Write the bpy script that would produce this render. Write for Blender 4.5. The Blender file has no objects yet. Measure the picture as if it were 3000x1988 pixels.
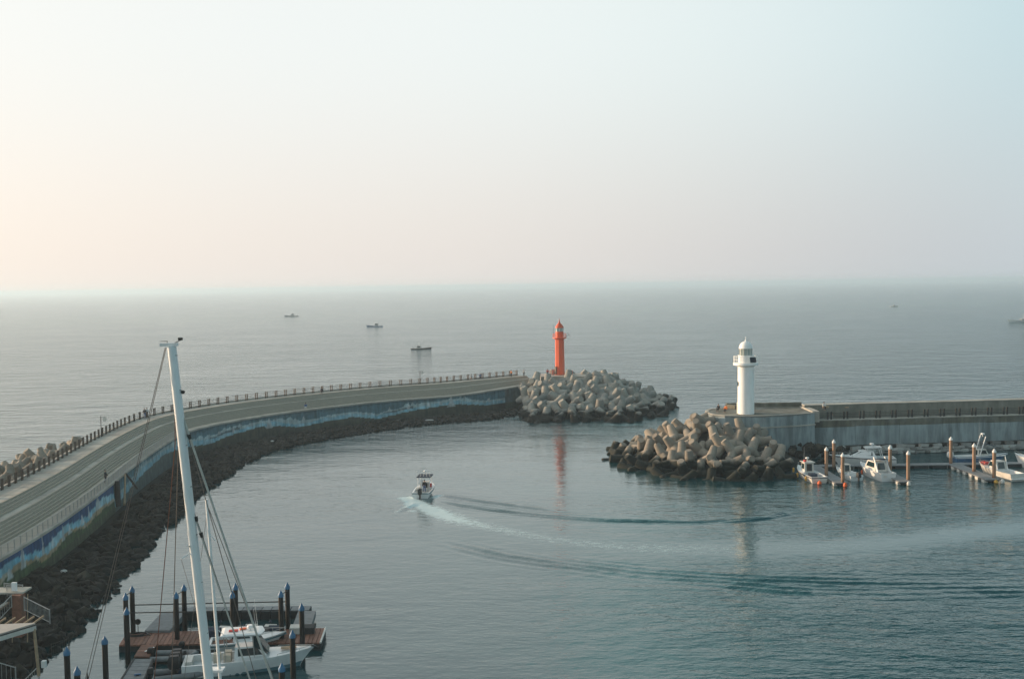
import bpy, bmesh, math, random
import numpy as np
from math import pi, sin, cos, radians, sqrt
from mathutils import Vector, Matrix
rnd = random.Random(7)
sc = bpy.context.scene
COL = sc.collection

# ---------------------------------------------------------------- camera
F, H, PITCH, ROLL = 3100.0, 30.0, radians(2.92), radians(-0.82)
cd = bpy.data.cameras.new("camera"); cam = bpy.data.objects.new("camera", cd); COL.objects.link(cam)
cam.location = (0, 0, H)
MR = Matrix.Rotation(pi/2-PITCH, 3, 'X') @ Matrix.Rotation(ROLL, 3, 'Z')
cam.rotation_euler = MR.to_euler()
cd.sensor_width = 36; cd.lens = 36*F/3000; cd.clip_start = 0.5; cd.clip_end = 60000
sc.camera = cam
# ---------------------------------------------------------------- world / sun
SUN_AZ, SUN_EL = radians(-71), radians(8.5)          # azimuth from +Y, negative = left
wd = bpy.data.worlds.new("World"); sc.world = wd; wd.use_nodes = True
nt = wd.node_tree; nt.nodes.clear(); N = nt.nodes.new; L = nt.links.new
out = N('ShaderNodeOutputWorld'); bg = N('ShaderNodeBackground'); L(bg.outputs[0], out.inputs[0])
sky = N('ShaderNodeTexSky'); sky.sky_type = 'NISHITA'; sky.sun_disc = False
sky.sun_elevation = SUN_EL; sky.sun_rotation = SUN_AZ % (2*pi); sky.dust_density = 3.0; sky.air_density = 1.2
tc = N('ShaderNodeTexCoord')
nrm = N('ShaderNodeVectorMath'); nrm.operation = 'NORMALIZE'; L(tc.outputs['Generated'], nrm.inputs[0])
dt = N('ShaderNodeVectorMath'); dt.operation = 'DOT_PRODUCT'; L(nrm.outputs[0], dt.inputs[0]); dt.inputs[1].default_value = (sin(SUN_AZ), cos(SUN_AZ), 0)
sep = N('ShaderNodeSeparateXYZ'); L(nrm.outputs[0], sep.inputs[0])
def ramp(stops, interp='B_SPLINE'):
    r = N('ShaderNodeValToRGB'); cr = r.color_ramp; cr.interpolation = interp
    while len(cr.elements) < len(stops): cr.elements.new(0.5)
    for e, (p, c) in zip(cr.elements, stops): e.position = p; e.color = (*c, 1)
    return r
mp = N('ShaderNodeMath'); mp.operation = 'MULTIPLY_ADD'; mp.inputs[1].default_value = .5; mp.inputs[2].default_value = .5
L(dt.outputs['Value'], mp.inputs[0])
low = ramp([(0, (.72,.88,.95)), (.3, (.70,.86,.92)), (.42, (.51,.57,.62)), (.55, (.66,.655,.65)), (.68, (.82,.77,.73)), (.86, (.92,.84,.77)), (1, (1.35,1.12,.9))])
mid = ramp([(0, (.72,.96,1.02)), (.3, (.70,.93,.99)), (.40, (.46,.64,.70)), (.50, (.70,.81,.83)), (.60, (.82,.89,.88)), (.70, (.87,.91,.90)), (.86, (.90,.915,.89)), (1, (1.2,1.1,1.0))])
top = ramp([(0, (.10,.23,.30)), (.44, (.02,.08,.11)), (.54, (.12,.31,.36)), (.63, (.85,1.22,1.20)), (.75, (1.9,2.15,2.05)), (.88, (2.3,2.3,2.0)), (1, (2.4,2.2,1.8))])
for r in (low, mid, top): L(mp.outputs[0], r.inputs[0])
el1 = N('ShaderNodeMapRange'); el1.interpolation_type = 'SMOOTHSTEP'; el1.inputs['From Min'].default_value = 0.0; el1.inputs['From Max'].default_value = .24; L(sep.outputs[2], el1.inputs[0])
el2 = N('ShaderNodeMapRange'); el2.interpolation_type = 'SMOOTHSTEP'; el2.inputs['From Min'].default_value = .245; el2.inputs['From Max'].default_value = .41; L(sep.outputs[2], el2.inputs[0])
m1 = N('ShaderNodeMix'); m1.data_type = 'RGBA'; L(el1.outputs[0], m1.inputs[0]); L(low.outputs[0], m1.inputs[6]); L(mid.outputs[0], m1.inputs[7])
m2 = N('ShaderNodeMix'); m2.data_type = 'RGBA'; L(el2.outputs[0], m2.inputs[0]); L(m1.outputs[2], m2.inputs[6]); L(top.outputs[0], m2.inputs[7])
sk = N('ShaderNodeVectorMath'); sk.operation = 'SCALE'; L(sky.outputs[0], sk.inputs[0]); sk.inputs['Scale'].default_value = 0.10
m3 = N('ShaderNodeMix'); m3.data_type = 'RGBA'; m3.inputs[0].default_value = .88; L(sk.outputs[0], m3.inputs[6]); L(m2.outputs[2], m3.inputs[7])
L(m3.outputs[2], bg.inputs[0]); bg.inputs[1].default_value = 0.86
sd = bpy.data.lights.new("sun", 'SUN'); sun = bpy.data.objects.new("sun", sd); COL.objects.link(sun)
sd.energy = 4.6; sd.angle = radians(1.5); sd.color = (1, .71, .46)
sdir = Vector((sin(SUN_AZ)*cos(SUN_EL), cos(SUN_AZ)*cos(SUN_EL), sin(SUN_EL)))
sun.rotation_euler = (-sdir).to_track_quat('-Z', 'Y').to_euler()
sc.view_settings.view_transform = 'Standard'; sc.view_settings.look = 'None'
sc.view_settings.exposure = 0.38; sc.view_settings.gamma = 1.0; sc.view_settings.use_curve_mapping = False
sc.cycles.volume_bounces = 2; sc.cycles.max_bounces = 6
sc.cycles.use_denoising = True

# ---------------------------------------------------------------- helpers
def W(px, py, z):
    """the place at height z seen at photograph pixel (px, py)"""
    r = MR @ Vector((px-1500.0, -(py-994.0), -F)); t = (z-H)/r.z
    return Vector((0, 0, H)) + r*t
def WY(px, py, Y):
    r = MR @ Vector((px-1500.0, -(py-994.0), -F)); return Vector((0, 0, H)) + r*(Y/r.y)

class MB:
    def __init__(s): s.v = []; s.f = []; s.m = []; s.mi = 0
    def add(s, vs, fs):
        b = len(s.v); s.v += [tuple(v) for v in vs]; s.f += [tuple(i+b for i in f) for f in fs]; s.m += [s.mi]*len(fs); return s
    def box(s, c, d, rz=0, ry=0, rx=0):
        R = Matrix.Rotation(rz, 3, 'Z') @ Matrix.Rotation(ry, 3, 'Y') @ Matrix.Rotation(rx, 3, 'X')
        c = Vector(c); vs = [c + R @ Vector((x*d[0]/2, y*d[1]/2, z*d[2]/2)) for x in (-1,1) for y in (-1,1) for z in (-1,1)]
        return s.add(vs, [(0,1,3,2),(4,6,7,5),(0,4,5,1),(2,3,7,6),(0,2,6,4),(1,5,7,3)])
    def hexa(s, p):      # 8 corners: bottom 4 (ccw) then top 4
        return s.add(p, [(0,3,2,1),(4,5,6,7),(0,1,5,4),(1,2,6,5),(2,3,7,6),(3,0,4,7)])
    def tube(s, a, b, r0, r1=None, n=8, caps=True):
        a = Vector(a); b = Vector(b); r1 = r0 if r1 is None else r1
        d = (b-a).normalized(); u = d.orthogonal().normalized(); w = d.cross(u)
        vs = [a+(u*cos(2*pi*i/n)+w*sin(2*pi*i/n))*r0 for i in range(n)]+[b+(u*cos(2*pi*i/n)+w*sin(2*pi*i/n))*r1 for i in range(n)]
        fs = [(i,(i+1)%n,n+(i+1)%n,n+i) for i in range(n)]
        if caps: fs += [tuple(range(n-1,-1,-1)), tuple(range(n,2*n))]
        return s.add(vs, fs)
    def path(s, pts, r, n=6):
        for a, b in zip(pts[:-1], pts[1:]): s.tube(a, b, r, r, n)
        return s
    def lathe(s, prof, n=24, c=(0,0,0), a0=0, cap=True):
        vs = []; fs = []
        for r, z in prof:
            vs += [(c[0]+r*cos(a0+2*pi*i/n), c[1]+r*sin(a0+2*pi*i/n), c[2]+z) for i in range(n)]
        for k in range(len(prof)-1):
            fs += [(k*n+i, k*n+(i+1)%n, (k+1)*n+(i+1)%n, (k+1)*n+i) for i in range(n)]
        if cap: fs += [tuple(range(n-1,-1,-1)), tuple(range((len(prof)-1)*n, len(prof)*n))]
        return s.add(vs, fs)
    def loft(s, rings, closed=True, caps=True):
        n = len(rings[0]); vs = [v for r in rings for v in r]; fs = []
        for k in range(len(rings)-1):
            for i in range(n if closed else n-1):
                fs.append((k*n+i, k*n+(i+1)%n, (k+1)*n+(i+1)%n, (k+1)*n+i))
        if caps and closed: fs += [tuple(range(n-1,-1,-1)), tuple(range((len(rings)-1)*n, len(rings)*n))]
        return s.add(vs, fs)
    def mesh(s, name, mats, smooth=None):
        me = bpy.data.meshes.new(name); me.from_pydata(s.v, [], s.f); me.update()
        bm = bmesh.new(); bm.from_mesh(me); bmesh.ops.recalc_face_normals(bm, faces=bm.faces); bm.to_mesh(me); bm.free()
        for m in (mats if isinstance(mats, (list, tuple)) else [mats]): me.materials.append(m)
        if any(s.m): me.polygons.foreach_set('material_index', s.m)
        if smooth is not None:
            me.polygons.foreach_set('use_smooth', [True]*len(me.polygons))
            me.set_sharp_from_angle(angle=radians(smooth))
        return me
    def build(s, name, mats, parent=None, smooth=None, **k):
        return link(name, s.mesh(name, mats, smooth), parent, **k)
def link(name, me, parent=None, loc=None, rot=None, **k):
    o = bpy.data.objects.new(name, me); COL.objects.link(o); o.parent = parent
    if loc is not None: o.location = loc
    if rot is not None: o.rotation_euler = rot
    for a, b in k.items(): o[a] = b
    return o
def thing(name, label, cat, loc=(0,0,0), rz=0, group=None):
    o = link(name, None, None, loc, (0,0,rz), label=label, category=cat)
    o.empty_display_size = .3
    if group: o['group'] = group
    return o
def tag(o, label, cat, group=None):
    o['label'] = label; o['category'] = cat
    if group: o['group'] = group
    return o
def struct(o): o['kind'] = 'structure'; return o
def kids(o): return [c for c in bpy.data.objects if c.parent == o]
def copy_tree(o, parent=None, loc=None, rot=None, label=None):
    c = o.copy(); COL.objects.link(c); c.parent = parent
    if loc is not None: c.location = loc
    if rot is not None: c.rotation_euler = rot
    if label: c['label'] = label
    for ch in kids(o): copy_tree(ch, c)
    return c

# ---------------------------------------------------------------- materials
def mat(name, col, rough=.8, metal=0, var=.25, scale=1.2, bump=.0, bscale=8, world=False, wet=None, streak=0, rust=None, ior=1.5, rand=0, col2=None):
    m = bpy.data.materials.new(name); m.use_nodes = True; t = m.node_tree; n = t.nodes.new; l = t.links.new
    b = t.nodes['Principled BSDF']; b.inputs['Roughness'].default_value = rough; b.inputs['Metallic'].default_value = metal; b.inputs['IOR'].default_value = ior
    g = n('ShaderNodeNewGeometry'); tcn = n('ShaderNodeTexCoord')
    vec = g.outputs['Position'] if world else tcn.outputs['Object']
    no = n('ShaderNodeTexNoise'); no.inputs['Scale'].default_value = scale; no.inputs['Detail'].default_value = 6; no.inputs['Roughness'].default_value = .62; l(vec, no.inputs[0])
    mr = n('ShaderNodeMapRange'); mr.inputs['From Min'].default_value = .3; mr.inputs['From Max'].default_value = .7; mr.inputs['To Min'].default_value = 1-var; mr.inputs['To Max'].default_value = 1+var; l(no.outputs[0], mr.inputs[0])
    val = mr.outputs[0]
    if rand:
        oi = n('ShaderNodeObjectInfo'); r2 = n('ShaderNodeMapRange'); r2.inputs['To Min'].default_value = 1-rand; r2.inputs['To Max'].default_value = 1+rand; l(oi.outputs['Random'], r2.inputs[0])
        mm = n('ShaderNodeMath'); mm.operation = 'MULTIPLY'; l(val, mm.inputs[0]); l(r2.outputs[0], mm.inputs[1]); val = mm.outputs[0]
    if streak:
        mpg = n('ShaderNodeMapping'); mpg.inputs['Scale'].default_value = (.5, .5, .07); l(vec, mpg.inputs[0])
        n2 = n('ShaderNodeTexNoise'); n2.inputs['Scale'].default_value = 1.3; n2.inputs['Detail'].default_value = 7; n2.inputs['Roughness'].default_value = .65; l(mpg.outputs[0], n2.inputs[0])
        r3 = n('ShaderNodeMapRange'); r3.inputs['From Min'].default_value = .38; r3.inputs['From Max'].default_value = .62; r3.inputs['To Min'].default_value = 1-streak; r3.inputs['To Max'].default_value = 1.08; l(n2.outputs[0], r3.inputs[0])
        mm = n('ShaderNodeMath'); mm.operation = 'MULTIPLY'; l(val, mm.inputs[0]); l(r3.outputs[0], mm.inputs[1]); val = mm.outputs[0]
    base = n('ShaderNodeRGB'); base.outputs[0].default_value = (*col, 1); c = base.outputs[0]
    if col2:
        n4 = n('ShaderNodeTexNoise'); n4.inputs['Scale'].default_value = scale*.45; n4.inputs['Detail'].default_value = 5; l(vec, n4.inputs[0])
        r4 = n('ShaderNodeMapRange'); r4.inputs['From Min'].default_value = .42; r4.inputs['From Max'].default_value = .6; l(n4.outputs[0], r4.inputs[0])
        x = n('ShaderNodeMix'); x.data_type = 'RGBA'; l(r4.outputs[0], x.inputs[0]); l(c, x.inputs[6]); x.inputs[7].default_value = (*col2, 1); c = x.outputs[2]
    sc_ = n('ShaderNodeVectorMath'); sc_.operation = 'SCALE'; l(c, sc_.inputs[0]); l(val, sc_.inputs['Scale']); c = sc_.outputs[0]
    if wet:   # (z0, z1, colour): weed and wet stain below the tide line
        s2 = n('ShaderNodeSeparateXYZ'); l(g.outputs['Position'], s2.inputs[0])
        n3 = n('ShaderNodeTexNoise'); n3.inputs['Scale'].default_value = .7; n3.inputs['Detail'].default_value = 5; l(g.outputs['Position'], n3.inputs[0])
        ad = n('ShaderNodeMath'); ad.operation = 'MULTIPLY_ADD'; l(n3.outputs[0], ad.inputs[0]); ad.inputs[1].default_value = -1.6; l(s2.outputs[2], ad.inputs[2])
        r5 = n('ShaderNodeMapRange'); r5.inputs['From Min'].default_value = wet[0]-.8; r5.inputs['From Max'].default_value = wet[1]-.8; l(ad.outputs[0], r5.inputs[0])
        x = n('ShaderNodeMix'); x.data_type = 'RGBA'; l(r5.outputs[0], x.inputs[0]); x.inputs[6].default_value = (*wet[2], 1); l(c, x.inputs[7]); c = x.outputs[2]
    if rust:
        n5 = n('ShaderNodeTexNoise'); n5.inputs['Scale'].default_value = 2.2; n5.inputs['Detail'].default_value = 8; l(vec, n5.inputs[0])
        r6 = n('ShaderNodeMapRange'); r6.inputs['From Min'].default_value = .55; r6.inputs['From Max'].default_value = .68; r6.inputs['To Max'].default_value = .7; l(n5.outputs[0], r6.inputs[0])
        x = n('ShaderNodeMix'); x.data_type = 'RGBA'; l(r6.outputs[0], x.inputs[0]); l(c, x.inputs[6]); x.inputs[7].default_value = (*rust, 1); c = x.outputs[2]
    l(c, b.inputs['Base Color'])
    if bump:
        nb = n('ShaderNodeTexNoise'); nb.inputs['Scale'].default_value = bscale; nb.inputs['Detail'].default_value = 6; l(vec, nb.inputs[0])
        bp = n('ShaderNodeBump'); bp.inputs['Strength'].default_value = bump; bp.inputs['Distance'].default_value = .1; l(nb.outputs[0], bp.inputs['Height']); l(bp.outputs[0], b.inputs['Normal'])
    return m
WEED = (.009,.012,.006)
M = dict(
 conc=mat('weathered_concrete', (.45,.425,.37), .9, var=.18, scale=.5, bump=.3, world=True, col2=(.33,.31,.27)),
 step=mat('dark_step_concrete', (.37,.33,.27), .9, var=.10, scale=2.5, bump=.2, world=True),
 deck=mat('paved_walkway', (.43,.38,.31), .85, var=.15, scale=.6, bump=.2, world=True),
 seawall=mat('pale_seawall', (.30,.36,.37), .9, var=.12, scale=.5, bump=.3, world=True, streak=.5),
 parapet=mat('parapet_concrete', (.225,.22,.185), .9, var=.15, scale=.8, bump=.3, world=True, streak=.25),
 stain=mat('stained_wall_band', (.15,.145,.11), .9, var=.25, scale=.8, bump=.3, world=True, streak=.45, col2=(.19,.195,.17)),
 tetra=mat('tetrapod_concrete', (.27,.235,.19), .92, var=.2, scale=.9, bump=.45, bscale=5, wet=(1.6,2.2,WEED), rand=.16, col2=(.22,.20,.165)),
 tetra2=mat('tetrapod_concrete_grey', (.33,.31,.265), .92, var=.2, scale=.9, bump=.45, bscale=5, wet=(1.5,2.1,(.014,.013,.008)), rand=.14, col2=(.22,.22,.2)),
 rock=mat('dark_riprap_rock', (.021,.017,.010), .9, var=.4, scale=1.1, bump=.5, bscale=3, rand=.45, wet=(.3,1.3,(.010,.011,.008)), col2=(.040,.034,.024)),
 rockw=mat('dark_riprap_bed', (.022,.017,.010), .95, var=.4, scale=.8, bump=.6, bscale=2.5, world=True, wet=(.3,1.3,(.010,.011,.008))),
 block=mat('grey_rubble_block', (.27,.275,.26), .9, var=.3, scale=1.2, bump=.4, rand=.5),
 white=mat('white_paint', (.86,.87,.85), .45, var=.04, scale=.7, streak=.06),
 red=mat('red_paint', (.74,.105,.03), .5, var=.10, scale=.6, streak=.12),
 black=mat('black_rubber', (.012,.013,.014), .5, var=.2),
 dark=mat('dark_metal', (.03,.028,.025), .5, .2, var=.3),
 brownpost=mat('brown_rail_post', (.085,.06,.042), .7, var=.2, rand=.2),
 steel=mat('galvanised_rail', (.34,.35,.34), .45, .5, var=.15),
 pile=mat('black_pile', (.006,.005,.004), .55, var=.3, scale=3, wet=(.1,.7,(.03,.03,.02))),
 blue=mat('blue_pile_cap', (.03,.14,.27), .5, var=.12, scale=4, rand=.12),
 wpile=mat('tan_pile', (.30,.185,.115), .6, var=.25, scale=2, rust=(.20,.07,.03), wet=(.2,1.0,(.03,.03,.02))),
 wcap=mat('white_pile_cap', (.72,.72,.70), .5, var=.08),
 wood=mat('brown_deck_board', (.20,.088,.055), .7, var=.3, scale=3, rand=.25),
 grey=mat('grey_pontoon_deck', (.20,.21,.215), .8, var=.2, scale=2, rand=.15),
 fender=mat('dark_pontoon_side', (.025,.028,.03), .7, var=.3, scale=2),
 gel=mat('white_gelcoat', (.72,.73,.72), .25, var=.06, scale=1.5),
 gelw=mat('stained_gelcoat', (.60,.58,.53), .35, var=.15, scale=2),
 cream=mat('cream_upholstery', (.50,.45,.36), .7, var=.15, scale=5),
 glass=mat('tinted_window', (.012,.03,.034), .08, var=.1),
 teal=mat('teal_hull', (.08,.17,.20), .35, var=.1), bluehull=mat('blue_hull', (.06,.16,.30), .35, var=.15),
 navy=mat('navy_canvas', (.02,.035,.06), .8, var=.2), yellow=mat('yellow_fender', (.55,.30,.04), .5, var=.15),
 orange=mat('orange_plastic', (.70,.13,.03), .5, var=.1), alu=mat('mast_aluminium', (.74,.77,.77), .4, .05, var=.06, scale=.6),
 wire=mat('steel_wire', (.16,.13,.11), .5, .4, var=.2), rope=mat('furled_sail', (.46,.45,.41), .8, var=.15, scale=4),
 rwire=mat('rusty_wire', (.16,.06,.035), .7, var=.2), skin=mat('skin', (.42,.24,.16), .6, var=.05),
 cloth1=mat('black_cloth', (.03,.03,.035), .9, var=.2), cloth2=mat('white_cloth', (.62,.62,.6), .9, var=.1), cloth3=mat('orange_cloth', (.75,.22,.05), .8, var=.1),
 cloth4=mat('red_cloth', (.5,.06,.05), .9, var=.1), cloth5=mat('blue_cloth', (.08,.13,.25), .9, var=.1), hair=mat('black_hair', (.015,.012,.01), .7),
 tan=mat('tan_timber', (.34,.24,.15), .8, var=.2, scale=3), roofm=mat('pale_roof_sheet', (.42,.38,.34), .7, var=.12, scale=1),
 drift=mat('bleached_debris', (.5,.5,.48), .8, var=.15), solar=mat('solar_cell', (.012,.014,.022), .2, var=.1),
 lens=mat('lantern_glass', (.30,.36,.33), .15, var=.2, scale=3),
)
def vcol_mat(name, rough=.85):
    m = bpy.data.materials.new(name); m.use_nodes = True; t = m.node_tree; n = t.nodes.new; l = t.links.new; b = t.nodes['Principled BSDF']
    b.inputs['Roughness'].default_value = rough
    a = n('ShaderNodeVertexColor'); a.layer_name = 'paint'; g = n('ShaderNodeNewGeometry')
    no = n('ShaderNodeTexNoise'); no.inputs['Scale'].default_value = .9; no.inputs['Detail'].default_value = 8; l(g.outputs['Position'], no.inputs[0])
    mpg = n('ShaderNodeMapping'); mpg.inputs['Scale'].default_value = (1.2,1.2,.15); l(g.outputs['Position'], mpg.inputs[0])
    n2 = n('ShaderNodeTexNoise'); n2.inputs['Scale'].default_value = 1.6; n2.inputs['Detail'].default_value = 5; l(mpg.outputs[0], n2.inputs[0])
    mu = n('ShaderNodeMath'); mu.operation = 'MULTIPLY'; l(no.outputs[0], mu.inputs[0]); l(n2.outputs[0], mu.inputs[1])
    r = n('ShaderNodeMapRange'); r.inputs['From Min'].default_value = .12; r.inputs['From Max'].default_value = .4; r.inputs['To Min'].default_value = .55; r.inputs['To Max'].default_value = 1.3; l(mu.outputs[0], r.inputs[0])
    s = n('ShaderNodeVectorMath'); s.operation = 'SCALE'; l(a.outputs[0], s.inputs[0]); l(r.outputs[0], s.inputs['Scale']); l(s.outputs[0], b.inputs['Base Color'])
    return m

# ---------------------------------------------------------------- breakwater centre lines
inner_px = [(0,1638),(57,1603),(158,1541),(250,1475),(330,1414),(362,1385),(410,1349),(458,1315),(512,1281),(553,1259),(592,1251),(639,1240),(686,1232),(765,1218),(827,1209),(890,1201),(1058,1181),(1197,1168),(1250,1165),(1334,1160),(1402,1150),(1453,1141),(1537,1128)]
outer_px = [(0,1440),(41,1429),(175,1353),(236,1311),(297,1279),(351,1254),(415,1225),(446,1217),(510,1203),(552,1197),(698,1174),(732,1172),(911,1151),(1090,1136),(1250,1124),(1323,1117),(1394,1109),(1461,1103),(1537,1098)]
zin = [4.5]*20+[4.7,5.0,5.4]
def smooth_path(P, step=1.0, sig=5.0):
    P = np.array(P, float); d = np.r_[0, np.cumsum(np.hypot(*np.diff(P[:, :2], axis=0).T))]
    t = np.arange(0, d[-1]+step*.5, step); Q = np.stack([np.interp(t, d, P[:, k]) for k in range(P.shape[1])], 1)
    n = int(sig*3/step); pre = 2*Q[0]-Q[n:0:-1]; post = 2*Q[-1]-Q[-2:-n-2:-1]; E = np.vstack([pre, Q, post])
    k = np.exp(-.5*(np.arange(-n, n+1)*step/sig)**2); k /= k.sum()
    return np.stack([np.convolve(E[:, j], k, 'valid') for j in range(P.shape[1])], 1)
I3 = [tuple(W(a, b, z)) for (a, b), z in zip(inner_px, zin)]
I3 = [(-49.3,40,4.5),(-49.3,70,4.5),(-49.4,88,4.5)]+I3
e0 = I3[-1]; I3.append((e0[0]+4.6, e0[1]+4.3, 5.6))
IN = smooth_path(I3)
O3 = [tuple(W(a, b, 7.0)) for a, b in outer_px]
O3 = [(-58.8,40,7),(-58.8,80,7),(-58.9,105,7)]+O3
e0 = O3[-1]; O3.append((e0[0]+6, e0[1]+4.5, 7.0))
OUTP = smooth_path(O3, .25)
T = np.gradient(IN[:, :2], axis=0); T /= np.linalg.norm(T, axis=1)[:, None]
NRM = np.stack([T[:, 1], -T[:, 0]], 1)            # points to the harbour side (right of travel)
wid = []
for i in range(len(IN)):
    D = OUTP[:, :2]-IN[i, :2]; al = np.abs(D@T[i]); j = np.argmin(al+ (np.abs(D@NRM[i]) > 20)*99); wid.append(-(D[j]@NRM[i]))
wid = np.array(wid); wid = np.clip(wid, 7.2, 11); k = np.ones(31)/31
for _ in range(3): wid = np.convolve(np.pad(wid, 15, 'edge'), k, 'valid')
NP_ = len(IN)
ARC = np.r_[0, np.cumsum(np.hypot(*np.diff(IN[:, :2], axis=0).T))]
def pxof(p):
    q = MR.transposed() @ (Vector(p)-Vector((0,0,H))); return 1500+F*q.x/-q.z
IPX = np.array([pxof(p) if p[1] > 75 else -300+ (p[1]-40)*3 for p in IN])
def along(arc, off, z):
    """point at arc length, offset off metres to the sea side of the inner wall edge"""
    return Vector((np.interp(arc, ARC, IN[:, 0]-NRM[:, 0]*off), np.interp(arc, ARC, IN[:, 1]-NRM[:, 1]*off), z))
def arc_at_px(x): return float(np.interp(x, IPX, ARC))
def strip(prof_fn, idx, name, m, parent=None, smooth=None, **k):
    """sweep a cross-section along the breakwater; prof_fn(i) -> [(offset, z)...]"""
    vs = []; fs = []; n = None
    for q, i in enumerate(idx):
        pr = prof_fn(i); n = len(pr)
        vs += [(IN[i,0]-NRM[i,0]*o, IN[i,1]-NRM[i,1]*o, z) for o, z in pr]
        if q: fs += [((q-1)*n+j, (q-1)*n+j+1, q*n+j+1, q*n+j) for j in range(n-1)]
    mb = MB(); mb.add(vs, fs); return mb.build(name, m, parent, smooth, **k)
ALL = range(0, NP_)
def dz(i): return IN[i, 2]-4.5
def zbot(i): return float(np.interp(IN[i,1], [0,140,190,400], [.75,.6,.2,.05])) if IN[i,0] < -50 or IN[i,1] > 150 else 1.5
bw = thing('breakwater', 'long curving concrete breakwater with stepped deck and painted inner wall', 'breakwater')
def deck_prof(i):
    w = wid[i]; z0 = IN[i,2]; s = (w-.4)/9.0; zt = 7.0; rise = (zt-z0); r = rise/10
    P = [(0, z0)]; o = 2.5*s; P.append((o, z0)); z = z0
    for k in range(6):
        z += r; P.append((o, z)); o += .33*s; P.append((o, z))
    o += .9*s; P.append((o, z))
    for k in range(4):
        z += r; P.append((o, z)); o += .33*s; P.append((o, z))
    return P, o, s
def p_walk(i): P, o, s = deck_prof(i); return P[:2]
def p_step1(i): P, o, s = deck_prof(i); return P[1:14]
def p_land(i): P, o, s = deck_prof(i); return P[13:15]
def p_step2(i): P, o, s = deck_prof(i); return P[14:]
def p_top(i): P, o, s = deck_prof(i); return [(o, 7.0), (wid[i]+.45, 7.0), (wid[i]+.45, 7.25), (wid[i]+.8, 7.25), (wid[i]+.9, -1)]
strip(p_walk, ALL, 'lower_walkway', M['deck'], bw); strip(p_step1, ALL, 'lower_steps', M['step'], bw)
strip(p_land, ALL, 'middle_landing', M['conc'], bw); strip(p_step2, ALL, 'upper_steps', M['step'], bw)
strip(p_top, ALL, 'upper_walkway', M['conc'], bw)
jb = MB()
for q in np.arange(45, ARC[-1]-1, 5.0):
    i = int(q); P_, o_e, s_e = deck_prof(i); tt = math.atan2(T[i,1], T[i,0])
    for o0, o1, z in ((.25, P_[1][0], P_[0][1]), (P_[13][0], P_[14][0], P_[14][1]), (o_e, wid[i]+.4, 7.0)):
        if z == 7.0 or True: jb.box(tuple(along(q, (o0+o1)/2, z+.006)), (.07, (o1-o0)*.97, .012), tt)
jb.build('expansion_joints', M['black'], bw, kind='stuff')
strip(lambda i: [(-.18, IN[i,2]-.22), (-.18, IN[i,2]+.06), (.22, IN[i,2]+.06), (.22, IN[i,2]-.1)], ALL, 'wall_coping', M['conc'], bw)
e = MB(); Pe = [(o, z) for o, z in deck_prof(NP_-1)[0]]+[(wid[-1]+.8, 7.0), (wid[-1]+.8, -1), (0, -1)]
e.add([along(ARC[-1], o, z) for o, z in Pe], [tuple(range(len(Pe)))]).build('end_wall', M['conc'], bw)

# painted inner wall: the mural is flat print on the concrete
wu = np.arange(0, ARC[-1], .22); NV = 26
edge_x = [330,420,480,569,608,686,765,827,874,988,1035,1104,1197,1314,1360,1430,1476,1600]
edge_z = [q_+.02+.25*(q_-1.6) for q_ in [1.2,2.2,2.6,1.5,1.2,1.9,2.25,1.8,1.2,1.65,1.7,.9,1.7,2.4,2.15,1.5,1.6,1.6]]
hsh = lambda a: (math.sin(a*12.9898)*43758.5453) % 1
def vnoise(x): i = math.floor(x); f = x-i; f = f*f*(3-2*f); return hsh(i)*(1-f)+hsh(i+1)*f
SLATE=(.085,.165,.195); CYAN=(.16,.42,.54); PALE=(.55,.66,.66); OLIVE=(.075,.080,.052); NAVY=(.03,.085,.20); GREEN=(.07,.125,.045); SAND=(.36,.26,.14); DARK=(.03,.045,.055); CONC=(.12,.14,.135)
lx = lambda a, b, t: tuple(p*(1-t)+q*t for p, q in zip(a, b))
sails = [(682,1.9,1.1,.10),(640,2.2,.7,.10),(787,1.5,2.1,.30),(888,2.1,.9,.15),(1196,2.0,1.5,.14),(1321,1.7,2.4,.30),(1290,2.4,.7,.2),(1255,2.2,.8,.2),(735,2.5,.7,.12),(1430,2.0,.9,.2),(1140,1.9,.8,.2)]
figs = [(63,1.7,2.1,.35),(22,1.5,1.2,.3),(122,1.6,2.3,.12),(150,1.8,1.1,.2),(181,1.6,1.8,.15),(200,1.8,1.1,.2),(237,2.0,1.1,.18),(257,1.9,1.6,.10),(284,2.2,1.6,.28),(-20,1.6,1.2,.3),(-60,1.8,1.5,.3)]
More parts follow.
